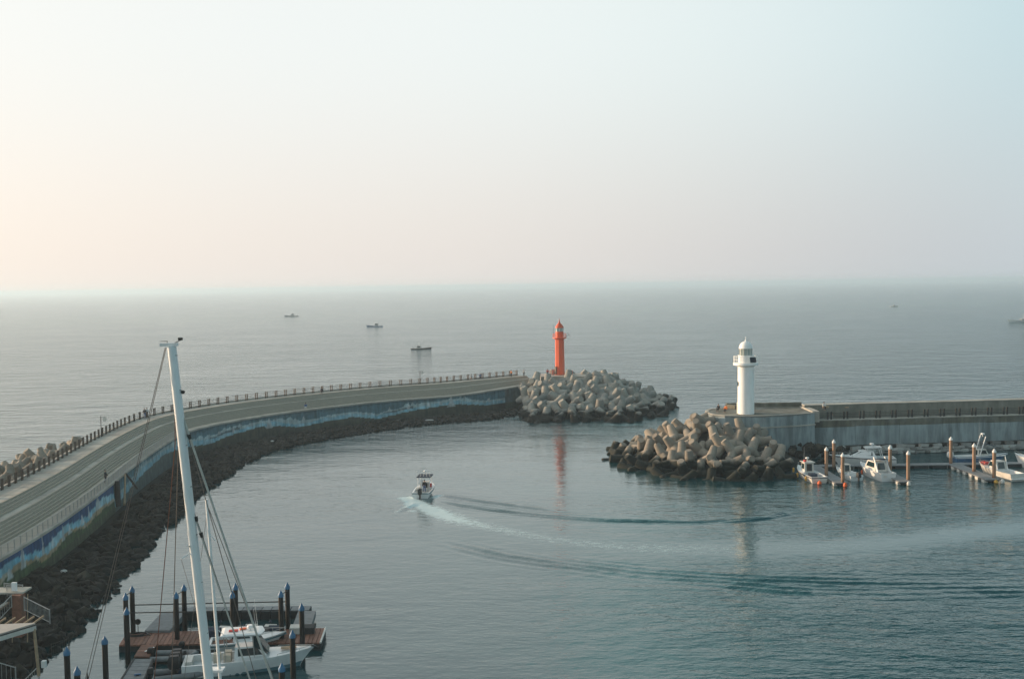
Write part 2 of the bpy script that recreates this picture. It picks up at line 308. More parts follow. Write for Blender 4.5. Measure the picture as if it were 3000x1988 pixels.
def paint(u, x, z, zt):
    """u metres along, x station, z height"""
    n = vnoise(u*.9); n2 = vnoise(u*.31+7)
    if x > 1478: c = lx(CONC, SLATE, .4*n); return lx(c, OLIVE, .8) if z < 1.6 else c
    if x > 330:
        ez = np.interp(x, edge_x, edge_z)+.12*(n-.5); up = z-ez
        if up < 0: c = lx(OLIVE, (.055,.06,.045), min(1, -up))
        elif up < .55+.5*n2: c = lx(CYAN, PALE, .35*n+.25*vnoise(u*3))
        else:
            c = lx(SLATE, CYAN, .20*n2)
            pk = .9+1.3*max(0, vnoise(u*.23+3)-.45)*2.2*vnoise(u*1.7)
            if up < pk+.25: c = lx(c, PALE, .65)
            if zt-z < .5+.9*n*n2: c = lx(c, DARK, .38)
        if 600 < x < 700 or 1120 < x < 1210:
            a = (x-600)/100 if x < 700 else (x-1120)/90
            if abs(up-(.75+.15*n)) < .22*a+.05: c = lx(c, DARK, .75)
        if x < 500: c = lx(c, SLATE, .35)
    else:
        w1 = 3.35+.35*math.sin(u*.42)+.3*(n-.5); w2 = w1-.55-.4*n2; w3 = w2-.3-.35*vnoise(u*.5+9)
        if z > w1: c = lx(NAVY, (.04,.10,.19), .5*n*n2)
        elif z > w2: c = lx(CYAN, PALE, .5*n2)
        elif z > w3: c = lx(SAND, PALE, .35*n)
        else: c = lx(GREEN, OLIVE, .3+.4*n)
        if z < 1.5: c = lx(c, OLIVE, .7)
    for sx, sz, hh, ww in (sails if x > 330 else figs):
        dpx = abs(x-sx); m = 12 if x > 330 else 10
        hz = (z-sz-(.35 if x > 330 else .55))/hh
        if 0 <= hz <= 1 and dpx < m*(ww/.3)*(1-hz)**.8*(.6+.5*vnoise(z*7+sx)): c = lx(c, (.5,.54,.54), .85)
    return c
vs = []; fs = []; cs = []
for q, u in enumerate(wu):
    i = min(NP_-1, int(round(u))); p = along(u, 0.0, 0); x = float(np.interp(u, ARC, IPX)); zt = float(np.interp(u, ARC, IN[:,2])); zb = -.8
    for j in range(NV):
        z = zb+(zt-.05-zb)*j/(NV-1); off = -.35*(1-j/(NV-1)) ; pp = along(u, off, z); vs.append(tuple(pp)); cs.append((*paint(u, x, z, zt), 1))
    if q: fs += [((q-1)*NV+j, q*NV+j, q*NV+j+1, (q-1)*NV+j+1) for j in range(NV-1)]
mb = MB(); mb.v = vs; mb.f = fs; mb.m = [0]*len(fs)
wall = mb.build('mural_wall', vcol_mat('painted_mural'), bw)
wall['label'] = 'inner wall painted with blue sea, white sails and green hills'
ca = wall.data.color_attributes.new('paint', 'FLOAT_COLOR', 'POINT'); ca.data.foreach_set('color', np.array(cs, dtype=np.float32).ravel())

# pylons on the wall face beside the mural (dark post with leaning braces)
a0 = arc_at_px(333)
py_ = thing('timber_brace', 'dark post with A shaped leaning braces against the mural wall near the mast', 'brace', tuple(along(a0, -.5, 0)))
def rel(o, p): return Vector(p)-Vector(o.location)
for A, B, r, mm, nm in ((along(a0,-.45,1.2), along(a0,-.45,4.6), .42, M['dark'], 'post'), (along(a0+.3,-1.2,1.3), along(a0+5.5,-.4,4.5), .16, M['tan'], 'brace'), (along(a0+10.5,-.9,1.6), along(a0+6,-.4,4.5), .17, M['dark'], 'brace')):
    mb = MB(); mb.tube(rel(py_,A), rel(py_,B), r, r*.8, 8).build(nm, mm, py_)

# riprap bed and stones
def rw(i): return float(np.interp(IN[i,1], [40,83,92,108,124,145,165,185,400], [14.5,10.4,10,8.4,7.6,8.2,10.2,12.5,11]))
bed = strip(lambda i: [(-.3, zbot(i)-.1), (-.3-rw(i)*.5, zbot(i)*.55-.1), (-.3-rw(i)-1.5, -.45), (-8-rw(i), -2.5)], range(0, NP_), 'riprap_slope', M['rockw'])
struct(bed)
def rock_mesh(seed):
    r = random.Random(seed); bm = bmesh.new(); bmesh.ops.create_icosphere(bm, subdivisions=1, radius=.5)
    for v in bm.verts: v.co = Vector((v.co.x*1.25, v.co.y*.95, v.co.z*.7))*r.uniform(.75,1.2)
    me = bpy.data.meshes.new('rock'); bm.to_mesh(me); bm.free(); me.materials.append(M['rock']); return me
RM = [rock_mesh(i) for i in range(8)]
RV = [(np.array([v.co[:] for v in me.vertices]), [tuple(p.vertices) for p in me.polygons]) for me in RM]
rocks = []
for i in range(34, NP_-1):
    w = rw(i); near = IN[i,1] < 130; n = int((w*1.0)*(1.9 if near else 1.5))
    for _ in range(n):
        o = rnd.uniform(.5 if near else 1.2, w+.6); t = o/w; zb = zbot(i)*(1-t)-.2+(.35 if not near else .1)*min(1,t*2)+rnd.uniform(-.1,.15)
        p = along(ARC[i]+rnd.uniform(0,1), -.3-o, zb); s = rnd.uniform(.55,1.35) if rnd.random() < .9 else rnd.uniform(1.3,1.9)
        rocks.append((p, s))
rocks.sort(key=lambda a: (a[0]-Vector((0,0,H))).length-6*a[1]+(400 if pxof(a[0]) < -5 else 0))
far = MB()
for k, (p, s) in enumerate(rocks):
    rot = (rnd.uniform(0,6), rnd.uniform(0,6), rnd.uniform(0,6)); q = k % 8
    if k < 298:
        o = link('rock', RM[q], bed, p, rot); o.scale = (s,s,s*rnd.uniform(.7,1.1))
    else:
        Rm = np.array(Matrix.Rotation(rot[2],3,'Z')@Matrix.Rotation(rot[0]*.3,3,'X')); far.add((RV[q][0]*s)@Rm.T+np.array(p), RV[q][1])
far.build('loose_stones', M['rockw'], bed, kind='stuff')
for x, y, l in ((187,1672,.9),(150,1697,1.1),(145,1690,.7),(424,1560,.6),(290,1650,.6)):
    mb = MB(); mb.box((0,0,0),(l,.5*l,.35*l)); q = mb.mesh('debris', M['drift'])
for nm, x, y, z, d, lab in (('driftwood', 187,1672,.9,(.7,.45,.35),'pale bleached debris lying high on the rocks near the mural'),('tarpaulin',150,1699,.9,(.8,.55,.3),'crumpled pale sheet lying on the dark rocks above the stair fence'),('polystyrene_block',1258,1230,.4,(1.9,.5,.35),'long white float washed up below the far mural wall'),('polystyrene_block',798,1291,.5,(.7,.4,.3),'small white float washed up below the mid mural wall')):
    p = W(x, y, z+.3); mb = MB(); n_ = 7
    mb.loft([[(d[0]*(t-.5), d[1]*.5*cos(a)*sqrt(max(.05,1-(2*t-1)**4))*rnd.uniform(.8,1.1), d[2]*.5*sin(a)*sqrt(max(.05,1-(2*t-1)**4))) for a in [2*pi*q/n_ for q in range(n_)]] for t in (0,.15,.4,.65,.9,1)])
    tag(mb.build(nm, M['drift'], None, 40, ), lab, 'debris').location = p

# ---------------------------------------------------------------- outer fence (double posts) and inner rail
fence = thing('pier_fence', 'brown double post fence with thin rails along the outer edge', 'fence')
pm = MB(); pm.box((0,0,.65),(.15,.15,1.3)); pm.box((0,0,1.32),(.19,.19,.06)); pmesh = pm.mesh('post', M['brownpost'])
a = arc_at_px(-60)-22; end = ARC[-1]-.5; k = 0
while a < end:
    for d in (-.2, .2):
        i = int(a); w = float(np.interp(a+d, ARC, wid)); p = along(a+d, w+.25, 7.0)
        tt = math.atan2(np.interp(a, ARC, T[:,1]), np.interp(a, ARC, T[:,0])); link('post', pmesh, fence, p, (0,0,tt))
    a += 2.35 if IN[int(a),1] > 180 else 2.15
st = int(arc_at_px(-60)-22)
for zz in (.3,.6,.9,1.18):
    mb = MB(); pts = [along(q, float(np.interp(q, ARC, wid))+.25, 7.0+zz) for q in np.arange(st, end, 2.0)]; mb.path(pts, .028, 5).build('rail', M['dark'], fence)
rail = thing('handrail', 'thin galvanised handrail with balusters above the mural wall', 'railing')
e1 = arc_at_px(545); st = arc_at_px(-60)-15
for zz in (.1,1.05):
    mb = MB(); mb.path([along(q, .05, 4.56+zz) for q in np.arange(st, e1, 1.5)], .03, 5).build('rail', M['steel'], rail)
pm = MB(); pm.tube((0,0,0),(0,0,1.05),.05,None,5); pmesh = pm.mesh('post', M['steel'])
for q in np.arange(st, e1, 1.5): link('post', pmesh, rail, along(q, .05, 4.56))
mb = MB()
for q in np.arange(st, e1, .25): mb.box(tuple(along(q, .05, 5.1)), (.025,.025,.95))
mb.build('balusters', M['steel'], rail, kind='stuff')

# bench and signs on the breakwater
a = arc_at_px(272)+0; p = W(272,1337,6.0); bn = thing('bench', 'white block bench on the middle landing', 'bench', p, 1.25)
MB().box((0,0,.42),(2.0,.5,.09)).build('seat', M['white'], bn); MB().box((-.75,0,.18),(.3,.42,.38)).build('leg', M['white'], bn); MB().box((.75,0,.18),(.3,.42,.38)).build('leg', M['white'], bn)
def sign(px, py, h, w_, lab, zbase=7.0, flip=1):
    p = W(px, py, zbase); t = thing('sign_post', lab, 'sign', p)
    MB().tube((0,0,0),(0,0,h),.06,None,8).build('pole', M['dark'], t); MB().box((flip*w_*.42,0,h-.1),(w_*.9,.06,.05)).build('bracket', M['dark'], t)
    b = MB(); b.box((flip*(w_*.62),0,h-.52),(w_*.55,.06,.62)).build('sign_panel', M['gelw'], t); return t
sign(297,1279,3.3,1.0,'dark pole with hanging sign panel at the fence left of the mast')
sign(1231,1124,3.2,.9,'dark pole with pale pennant sign at the far fence')

# ---------------------------------------------------------------- tetrapods
def tetra_mesh(m, ra=.86, rb_=.58, name='tetrapod'):
    mb = MB(); L_ = 2.35; dirs = [Vector((0,0,1))]+[Vector((cos(a)*.9428, sin(a)*.9428, -.3333)) for a in (0, 2*pi/3, 4*pi/3)]
    for d in dirs:
        u = d.orthogonal().normalized(); w = d.cross(u); n = 12; rings = []
        for t, r in ((0,ra),(.4,ra*.94),(L_*.96,rb_),(L_,rb_*.9)): rings.append([d*t+(u*cos(2*pi*i/n)+w*sin(2*pi*i/n))*r for i in range(n)])
        mb.loft(rings)
    return mb.mesh(name, m, 30)
TM1, TM2 = tetra_mesh(M['tetra']), tetra_mesh(M['tetra2'], 1.0, .66)
def rand_rot(r):
    return (Matrix.Rotation(r.uniform(0,2*pi),4,'Z') @ Matrix.Rotation(r.uniform(-.9,.9)+(pi if r.random()<.35 else 0),4,'X') @ Matrix.Rotation(r.uniform(-.7,.7),4,'Y')).to_euler()
def place_tetra(p, me, lab, grp, s, r):
    o = link('tetrapod', me, None, p, rand_rot(r)); o.scale = (s,s,s); tag(o, lab, 'tetrapod', grp)
def mound(hfun, cand, me, lab, grp, mind, s0, seed, lift=.3, keep=lambda p: True, limit=130, seedx=(30,37)):
    r = random.Random(seed); pts = []
    for _ in range(6000):
        p = cand(r); h = hfun(p[0], p[1])
        if h is None or h < -.9 or not keep(p): continue
        if all((p[0]-q[0])**2+(p[1]-q[1])**2+(h-q[2])**2 > mind**2 for q in pts): pts.append((p[0], p[1], h))
    for p in pts[:limit]:
        zone = ('dark weedy ', 'at the waterline of') if p[2] < 1.1 else ('', 'on the crest of') if p[2] > 4.9 else ('', 'midway up')
        side = 'left side' if p[0] < seedx[0] else 'right side' if p[0] > seedx[1] else 'middle'
        place_tetra((p[0], p[1], p[2]+lift+r.uniform(-.25,.35)), me, zone[0]+lab+', '+side+', '+zone[1]+' the heap', grp, s0*r.uniform(.92,1.08), r)
    return len(pts)
def hill(name, hf, x0, x1, y0, y1, m):
    mb = MB(); nx = int((x1-x0)/1.5); ny = int((y1-y0)/1.5)
    for j in range(ny+1):
        for i in range(nx+1):
            x = x0+1.5*i; y = y0+1.5*j; mb.v.append((x, y, max(-1.2, hf(x,y)-.9)+.35*(hsh(i*3.1+j*7.7)-.5)))
    mb.f = [(j*(nx+1)+i, j*(nx+1)+i+1, (j+1)*(nx+1)+i+1, (j+1)*(nx+1)+i) for j in range(ny) for i in range(nx)]; mb.m = [0]*len(mb.f)
    struct(mb.build(name, m))
CW = (35.5, 182.0)
def hw(x, y):
    d = math.hypot((x-CW[0])/(17.0 if x < CW[0] else 15.5), (y-CW[1])/(20.5 if y < CW[1] else 16)); return 6.9*(1-d)
nW = mound(hw, lambda r: (r.uniform(12,54), r.uniform(157,199)), TM1, 'weathered tetrapod by the white lighthouse', 'tetrapods heaped below the white lighthouse', 2.5, 1.02, 3, .05,
  keep=lambda p: not (p[0] > 33.2 and p[1] > 178.2) and not (p[1] > 192) and p[0] < 42.5)
hill('rubble_mound', hw, 10, 60, 155, 204, M['rockw'])
def hr(x, y):
    cx = min(max(x, 6), 21); cy = 264
    d = math.hypot((x-cx)/(16.5 if x > cx else 6), (y-cy)/(31 if y < cy else 18)); return 6.35*min(1, 1.15*(1-d))
nR = mound(hr, lambda r: (r.uniform(1,43), r.uniform(230,284)), TM2, 'grey tetrapod by the red lighthouse', 'tetrapods heaped around the red lighthouse', 2.75, 1.12, 5, .1,
  seedx=(13,25), keep=lambda p: hr(*p) < 6.2 and p[0] > 3 and not (p[0] < 9.5 and p[1] > 259.5))
hill('rubble_mound', hr, -2, 46, 226, 290, M['rockw'])
# row outside the fence on the left
r = random.Random(11); cnt = 0
for row, (off, z) in enumerate(((2.9,6.3),(5.4,5.9),(7.8,4.9),(10.4,3.4),(12.8,1.6))):
    q = arc_at_px(-60)-12
    while q < arc_at_px(440)-row*3:
        w = float(np.interp(q, ARC, wid)); i = int(q)
        if IN[i,1] < 165: place_tetra(along(q, w+off+r.uniform(-.4,.4), z+r.uniform(-.35,.35)), TM1, ('sunlit tetrapod in the row just behind the brown outer fence' if row == 0 else 'tetrapod in the lower rows beyond the brown outer fence'), 'tetrapods outside the breakwater fence', (.74)*r.uniform(.9,1.1), r); cnt += 1
        q += r.uniform(2.0,2.6)
print('tetrapods', nW, nR, cnt)

# ---------------------------------------------------------------- red lighthouse
redp = thing('lighthouse_platform', 'low pale concrete platform under the red lighthouse', 'platform', (13,265,0))
MB().hexa([(-6,-4,4),(13,-4,4),(13,5,4),(-6,5,4),(-6,-4,7.35),(13,-4,7.35),(13,5,7.35),(-6,5,7.35)]).build('slab', M['conc'], redp)
P0 = W(1641,1098,7.35); P0.y += .8; rl = thing('red_lighthouse', 'slim octagonal red lighthouse with white lantern band', 'lighthouse', P0)
n8 = dict(n=8, a0=pi/8+.18)
MB().lathe([(1.38,0),(1.38,.35),(1.22,.4),(1.12,9.2)], **n8).build('tower', M['red'], rl)
MB().lathe([(1.1,0),(1.5,.25),(1.75,.3),(1.75,.5),(1.05,.5)], c=(0,0,8.9), n=16).build('gallery', M['red'], rl)
MB().lathe([(1.02,9.35),(1.02,10.9)], n=16).build('lantern_base', M['red'], rl)
MB().lathe([(.95,10.9),(.95,11.8)], n=16).build('lantern_glass', M['lens'], rl)
for k in range(8): MB().box((.98*cos(k*pi/4),.98*sin(k*pi/4),11.35),(.09,.09,.9),k*pi/4).build('mullion', M['white'], rl)
MB().lathe([(1.06,11.8),(1.08,11.95),(.95,12.25),(.6,12.75),(.3,13.05),(.16,13.3),(.16,13.5),(.2,13.62),(.05,13.8),(.03,14.3)], n=16).build('roof', M['red'], rl, 40)
g = MB()
for k in range(16): g.tube((1.68*cos(k*pi/8),1.68*sin(k*pi/8),9.4),(1.68*cos(k*pi/8),1.68*sin(k*pi/8),10.35),.03,None,5)
for zz in (9.85,10.35): g.path([(1.68*cos(k*pi/8),1.68*sin(k*pi/8),zz) for k in range(17)], .03, 5)
g.build('gallery_railing', M['red'], rl)
s = MB(); s.box((2.3,-.5,10.2),(1.15,.7,.07),0,radians(52)); o = s.build('solar_panel', M['solar'], rl); MB().tube((1.6,-.3,9.6),(2.3,-.45,10.1),.05,None,6).build('bracket', M['dark'], o)
MB().tube((-1.5,.2,9.5),(-1.5,.2,12.5),.04,None,6).build('aerial', M['dark'], rl)
MB().box((-1.15,-.7,1.15),(.12,.75,2.0),pi/4*.6).build('door', M['dark'], rl)
for dx, dy, lab in ((-2.5,-.3,'short red railing left of the red lighthouse door'),(2.4,-.6,'short red railing right of the red lighthouse base')):
    t = thing('railing', lab, 'railing', P0+Vector((dx,dy,0)))
    for xx in (-.7,0,.7): MB().tube((xx,0,0),(xx,0,1.1),.05,None,6).build('post', M['red'], t)
    for zz in (.35,.7,1.08): MB().tube((-.8,0,zz),(.8,0,zz),.04,None,6).build('rail', M['red'], t)

# ---------------------------------------------------------------- right breakwater
rb = thing('seawall', 'pale streaked concrete breakwater wall carrying the white lighthouse', 'breakwater')
XB = [34.4, 52.0]
# raised head block with rounded end
def yfront(x): return 180.2 if x < 52 else 185.0+(x-52)*.085
ring = [(37.5,191.5),(35.2,190),(34.2,187.5),(34.0,184.5),(34.4,181.8),(36.2,180.0),(39,179.2),(43,179.1),(48,180.4),(52.2,182.2),(52.2,191.5)]
ringi = [(37.6,191),(35.7,189.6),(34.7,187.4),(34.5,184.6),(34.9,182.1),(36.5,180.5),(39.1,179.7),(43,179.6),(48,180.9),(51.9,182.5),(51.9,191)]
mb = MB(); mb.loft([[(x,y,-1) for x,y in ring],[(x,y,7.2) for x,y in ring]]); hb = mb.build('head_block', M['seawall'], rb)
mb = MB(); mb.loft([[(x-.0,y,7.0) for x,y in ring],[(x,y,7.3) for x,y in ring],[(x,y,7.3) for x,y in ringi],[(x,y,7.22) for x,y in ringi]]); mb.build('head_kerb', M['conc'], rb)
# ledge of the head block
mb = MB(); mb.loft([[(x+ (x-43)*.012, y-.18 if y < 183 else y, 5.15) for x,y in ring],[(x+(x-43)*.012, y-.18 if y < 183 else y, 5.35) for x,y in ring]]); mb.build('wall_ledge', M['conc'], rb)
xa, xb = 52.2, 150
ya, yb = 184.2, 184.2+(150-52.2)*.10
def wallbox(name, y0, y1, z0, z1, m, x0=xa, x1=xb):
    f = (yb-ya)/(xb-xa)
    return MB().hexa([(x0,ya+y0+(x0-xa)*f,z0),(x1,ya+y0+(x1-xa)*f,z0),(x1,ya+y1+(x1-xa)*f,z0),(x0,ya+y1+(x0-xa)*f,z0),(x0,ya+y0+(x0-xa)*f,z1),(x1,ya+y0+(x1-xa)*f,z1),(x1,ya+y1+(x1-xa)*f,z1),(x0,ya+y1+(x0-xa)*f,z1)]).build(name, m, rb)
xx = xa; k = 0
while xx < 132:
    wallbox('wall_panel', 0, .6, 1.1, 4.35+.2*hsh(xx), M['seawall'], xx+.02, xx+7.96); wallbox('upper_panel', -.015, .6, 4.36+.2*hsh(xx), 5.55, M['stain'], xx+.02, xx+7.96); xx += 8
wallbox('wall_core', .12, 4.5, -.5, 5.5, M['seawall']); wallbox('wall_lip', -.12, .75, 5.55, 5.72, M['conc'])
wallbox('walkway', .75, 4.5, 5.5, 5.6, M['stain']); wallbox('parapet', 4.5, 6.2, -1, 7.75, M['parapet']); MB().loft([[(x,y,7.21) for x,y in ringi],[(x,y,7.25) for x,y in ringi]]).build('head_deck', M['stain'], rb); wallbox('parapet_coping', 4.4, 6.3, 7.75, 7.87, M['conc'])
MB().box((45.6,191.6,7.55),(13.6,.8,1.0)).build('head_parapet', M['stain'], rb); MB().box((39.6,190.6,7.5),(.8,2.4,.8),.6).build('head_parapet', M['stain'], rb)
wallbox('footing', -1.6, 0, -.5, 1.12, M['rockw'])
MB().box((52.6,187.4,6.5),(1.2,9.2,1.9)).build('stair_block', M['conc'], rb)
# coursed stone blocks at the foot
bm_ = []
for q in range(4):
    b = MB(); b.box((0,0,0),(1,1,1)); me = b.mesh('stone_block', M['block']); 
    for v in me.vertices: v.co *= (1+.12*(hsh(v.index*3.3+q)-.5)*2)
    bm_.append(me)
f = (yb-ya)/(xb-xa)
for row, (yo, zo, bh) in enumerate(((-1.9,1.0,.65),(-2.9,.62,.4),(-3.6,.25,.35))):
    x = 48 + row*.4
    while x < 92:
        l = rnd.uniform(1.2,1.9) if row == 0 else rnd.uniform(.7,1.3)
        if row == 0 and int(x*2)%5 < 2: x += 1.0; continue
        o = link('stone_block', bm_[rnd.randrange(4)], rb, (x+l/2, ya+yo+(x-xa)*f+rnd.uniform(-.2,.2), zo+rnd.uniform(-.08,.08)), (rnd.uniform(-.1,.1),rnd.uniform(-.1,.1),rnd.uniform(-.15,.15))); o.scale = (l*.93,.9,bh*rnd.uniform(.8,1.1)); x += l
# dark boulders between heap and wall
bh_ = thing('boulder_heap', 'dark weedy boulders between the tetrapod heap and the seawall foot', 'boulders', (49,180,0))
for k in range(60):
    x = rnd.uniform(-5,9); y = rnd.uniform(-9,3.5); h = max(-.3, 1.9-abs(y-1)*.33-max(0,x-2)*.22)
    o = link('boulder', RM[k%8], bh_, (x,y,h+rnd.uniform(-.2,.2)), (rnd.uniform(0,6),rnd.uniform(0,6),0)); s = rnd.uniform(1.1,2.0); o.scale = (s,s,s)
# railing on the right walkway
rf = thing('harbour_railing', 'dark double post railing along the right seawall walkway', 'railing')
pm = MB(); pm.box((0,0,.68),(.26,.16,1.36)); pmesh = pm.mesh('post', M['dark']); x = 52.6
xs = []
while x < 120:
    for d in (-.32,.32):
        link('post', pmesh, rf, (x+d, ya+.35+(x+d-xa)*f, 5.72), (0,0,math.atan(f)))
    xs.append(x); x += 2.95
for zz in (.25,.55,.85,1.1): MB().tube((52.2,ya+.35,5.72+zz),(120,ya+.35+(120-xa)*f,5.72+zz),.03,None,5).build('rail', M['dark'], rf)

# ---------------------------------------------------------------- white lighthouse
P1 = W(2183,1213,7.22); P1.y = 182.6; P1.x = 682*182.6/3100+.22; P1.z = 7.25
wl_ = thing('white_lighthouse', 'round white lighthouse with domed top standing on the seawall head', 'lighthouse', P1)
Z = lambda z: z
MB().lathe([(1.43,0),(1.41,3),(1.38,8.2)], n=40).build('tower', M['white'], wl_, 30)
MB().lathe([(1.38,8.15),(1.75,8.4),(2.15,8.45),(2.15,8.85),(1.3,8.85)], n=40).build('gallery', M['white'], wl_, 30)
MB().lathe([(1.3,8.8),(1.3,10.0),(1.38,10.05),(1.38,10.15),(1.1,10.15)], n=32).build('lantern_base', M['white'], wl_, 30)
MB().lathe([(1.06,10.1),(1.06,11.35)], n=24).build('lantern_glass', M['lens'], wl_, 30)
MB().lathe([(.3,10.1),(.42,10.5),(.42,10.9),(.2,11.2)], n=12).build('lamp', M['gel'], wl_, 30)
for k in range(12): MB().box((1.09*cos(k*pi/6),1.09*sin(k*pi/6),10.72),(.09,.09,1.25),k*pi/6).build('mullion', M['gelw'], wl_)
MB().lathe([(1.2,11.3),(1.2,11.45)]+[(1.14*cos(t),11.45+1.1*sin(t)) for t in np.linspace(0,pi/2*.9,8)]+[(.16,12.6),(.16,12.75),(.05,12.85),(.04,13.35)], n=32).build('dome', M['white'], wl_, 40)
g = MB()
for k in range(28): g.tube((2.08*cos(k*pi/14),2.08*sin(k*pi/14),8.85),(2.08*cos(k*pi/14),2.08*sin(k*pi/14),9.95),.03,None,5)
for zz in (9.4,9.95): g.path([(2.08*cos(k*pi/14),2.08*sin(k*pi/14),zz) for k in range(29)], .035, 5)
g.build('gallery_railing', M['white'], wl_)
MB().box((.75,-2.2,9.45),(1.05,.07,.95),radians(8),0,radians(-20)).build('solar_panel', M['solar'], wl_)
MB().box((-1.36,.4,.95),(.14,.8,1.9)).build('door', M['gelw'], wl_)
MB().box((-1.4,-.15,5.2),(.1,.5,.7)).build('window', M['glass'], wl_)

# ---------------------------------------------------------------- piles
def pile(px, py, ztop, m, cap, lab, grp, r=.24, zb=-1.0, catg='mooring pile'):
    p = W(px, py, ztop); t = thing('mooring_pile', lab, catg, (p.x, p.y, 0), rnd.uniform(0,6), grp)
    if 'pm'+m+str(r) not in PMS:
        a = MB(); a.lathe([(r,-1),(r,1)], n=16); c = MB(); c.lathe([(r*1.15,-.1),(r*1.15,.1),(r*.5,.33),(r*.12,.5)], n=16)
        PMS['pm'+m+str(r)] = (a.mesh('shaft', M[m], 40), c.mesh('cap', M[cap], 30))
    a, c = PMS['pm'+m+str(r)]; h = (ztop-.45-zb)
    s = link('shaft', a, t, (0,0,zb+h/2)); s.scale = (1,1,h/2); link('cap', c, t, (0,0,ztop-.55)); return t
PMS = {}
LG = 'blue capped piles around the near pontoon'
for px, py, lab in ((386,1712,'black blue capped pile, rear one of the leftmost pair behind the brown pontoon'),(367,1733,'black blue capped pile hidden low behind the front left pontoon pile'),(370,1775,'black blue capped pile at the front left corner of the brown pontoon'),
    (515,1729,'black blue capped pile in front of the pair just left of the big mast'),(538,1707,'black blue capped pile touching the big mast from the left, rear of its pair'),
    (680,1727,'black blue capped pile, left one of the overlapping pair right of the mast'),(689,1704,'black blue capped pile, rear right one of the overlapping pair behind the stays'),
    (822,1725,'black blue capped pile, shorter left one of the rear right pair'),(841,1702,'tallest black blue capped pile at the rear right of the brown pontoon'),(883,1763,'black blue capped pile on the right end of the brown pontoon'),
    (856,1841,'black blue capped pile standing before the bow of the white sport boat'),(825,1937,'black blue capped pile lowest in the picture under the sport boat bow'),
    (306,1859,'black blue capped pile alone in the open water left of the grey gangway'),(195,1891,'black blue capped pile beside the rocky shore at bottom left'),(225,1947,'short looking blue capped pile at the bottom edge left')):
    pile(px, py, 4.75, 'pile', 'blue', lab, LG, .205)
for px, py, lab in ((2421,1307,'rusty pile with white cap behind the fenders boat'),(2443,1285,'shaded pile with white cap nearest the seawall foot at left'),(2469,1324,'rusty sunlit pile with white cap at the end of the leftmost finger'),
    (2608,1302,'rusty pile with white cap beside the cabin cruiser stern'),(2661,1318,'rusty sunlit pile with white cap at the tip of the middle finger'),(2786,1277,'grey pile with white cap standing alone behind the long walkway'),
    (2854,1296,'rusty pile with white cap half way along the right finger'),(2913,1312,'rusty sunlit pile with white cap at the tip of the right finger')):
    pile(px, py, 4.95, 'wpile', 'wcap', lab, 'white capped piles of the marina', .26)
pile(256,1966,2.4,'dark','dark','thin dark stake in the water at the bottom edge','', .07, -1, 'stake')

# ---------------------------------------------------------------- near pontoon with boards
def slab(o, name, pts, z0, z1, m, **k):
    mb = MB(); n_ = len(pts); mb.loft([[(p[0],p[1],z0) for p in pts],[(p[0],p[1],z1) for p in pts]]); return mb.build(name, m, o, **k)
pt = thing('pontoon', 'brown boarded floating pontoon between the blue capped piles', 'pontoon')
q = lambda x, y, z=.62: tuple(W(x, y, z))[:2]
A0, A1, A2, A3 = Vector(q(372,1851)), Vector(q(954,1838)), Vector(q(939,1881)), Vector(q(348,1888))
slab(pt, 'float', [A3,A2,A1,A0], -.25, .5, M['fender'])
nb = 46
for i in range(nb):
    a, b_ = i/nb+.0012, (i+1)/nb-.0012
    ps = [A3.lerp(A2,a), A3.lerp(A2,b_), A0.lerp(A1,b_), A0.lerp(A1,a)]; slab(pt, 'board', ps, .5, .62+.008*(i%3), M['wood'])
B0, B1, B2, B3 = Vector(q(415,1886)), Vector(q(458,1886)), Vector(q(438,1921)), Vector(q(392,1921))
slab(pt, 'float', [B3,B2,B1,B0], -.25, .48, M['fender'])
for i in range(7):
    a, b_ = i/7+.01, (i+1)/7-.01; slab(pt, 'board', [B0.lerp(B3,a),B1.lerp(B2,a),B1.lerp(B2,b_),B0.lerp(B3,b_)], .48, .6, M['wood'])
MB().box((*q(438,1899,.7),.66),(.12,1.1,.04),-.35).build('white_strip', M['white'], pt)
ed = MB(); ed.tube((*A1,.62),(*A2,.62),.09,None,6); ed.build('edge_bumper', M['gelw'], pt)
ln = thing('cable_coil', 'dark coil of hose lying on the left end of the brown pontoon', 'hose', (*q(405,1861),.66))
mb = MB(); mb.path([(cos(a)*(.95-.02*a),sin(a)*(.55-.01*a),.02+.012*a) for a in np.linspace(0,12,40)], .05, 5); mb.build('coil', M['black'], ln)
ls = thing('life_ring_post', 'small post with round dark holder on the pontoon beside the left piles', 'post', (*q(405,1855),.62))
MB().tube((0,0,0),(0,0,1.1),.04,None,6).build('pole', M['steel'], ls); MB().tube((0,-.06,1.05),(0,.06,1.05),.25,None,12).build('holder', M['dark'], ls)
# grey gangway running to the bottom edge
gw = thing('gangway', 'grey floating gangway running from the brown pontoon to the bottom edge', 'gangway')
C0, C1, C2, C3 = Vector(q(393,1926)), Vector(q(448,1926)), Vector(q(402,2035)), Vector(q(325,2035))
slab(gw, 'float', [C3,C2,C1,C0], -.25, .45, M['fender'])
for i in range(9):
    a, b_ = i/9+.004, (i+1)/9-.004; slab(gw, 'deck_panel', [C0.lerp(C3,a),C1.lerp(C2,a),C1.lerp(C2,b_),C0.lerp(C3,b_)], .45, .56, M['grey'])
for a_, b_ in ((C0,C3),(C1,C2)): MB().tube((*a_,.5),(*b_,.5),.12,None,8).build('edge_bumper', M['fender'], gw)
bl = thing('mooring_cleat', 'small teal mooring cleat on the grey gangway', 'cleat', (*q(403,1975),.57)); MB().box((0,0,.08),(.5,.12,.12),.3).build('horn', M['bluehull'], bl); MB().box((0,0,.03),(.2,.2,.08),.3).build('base', M['dark'], bl)
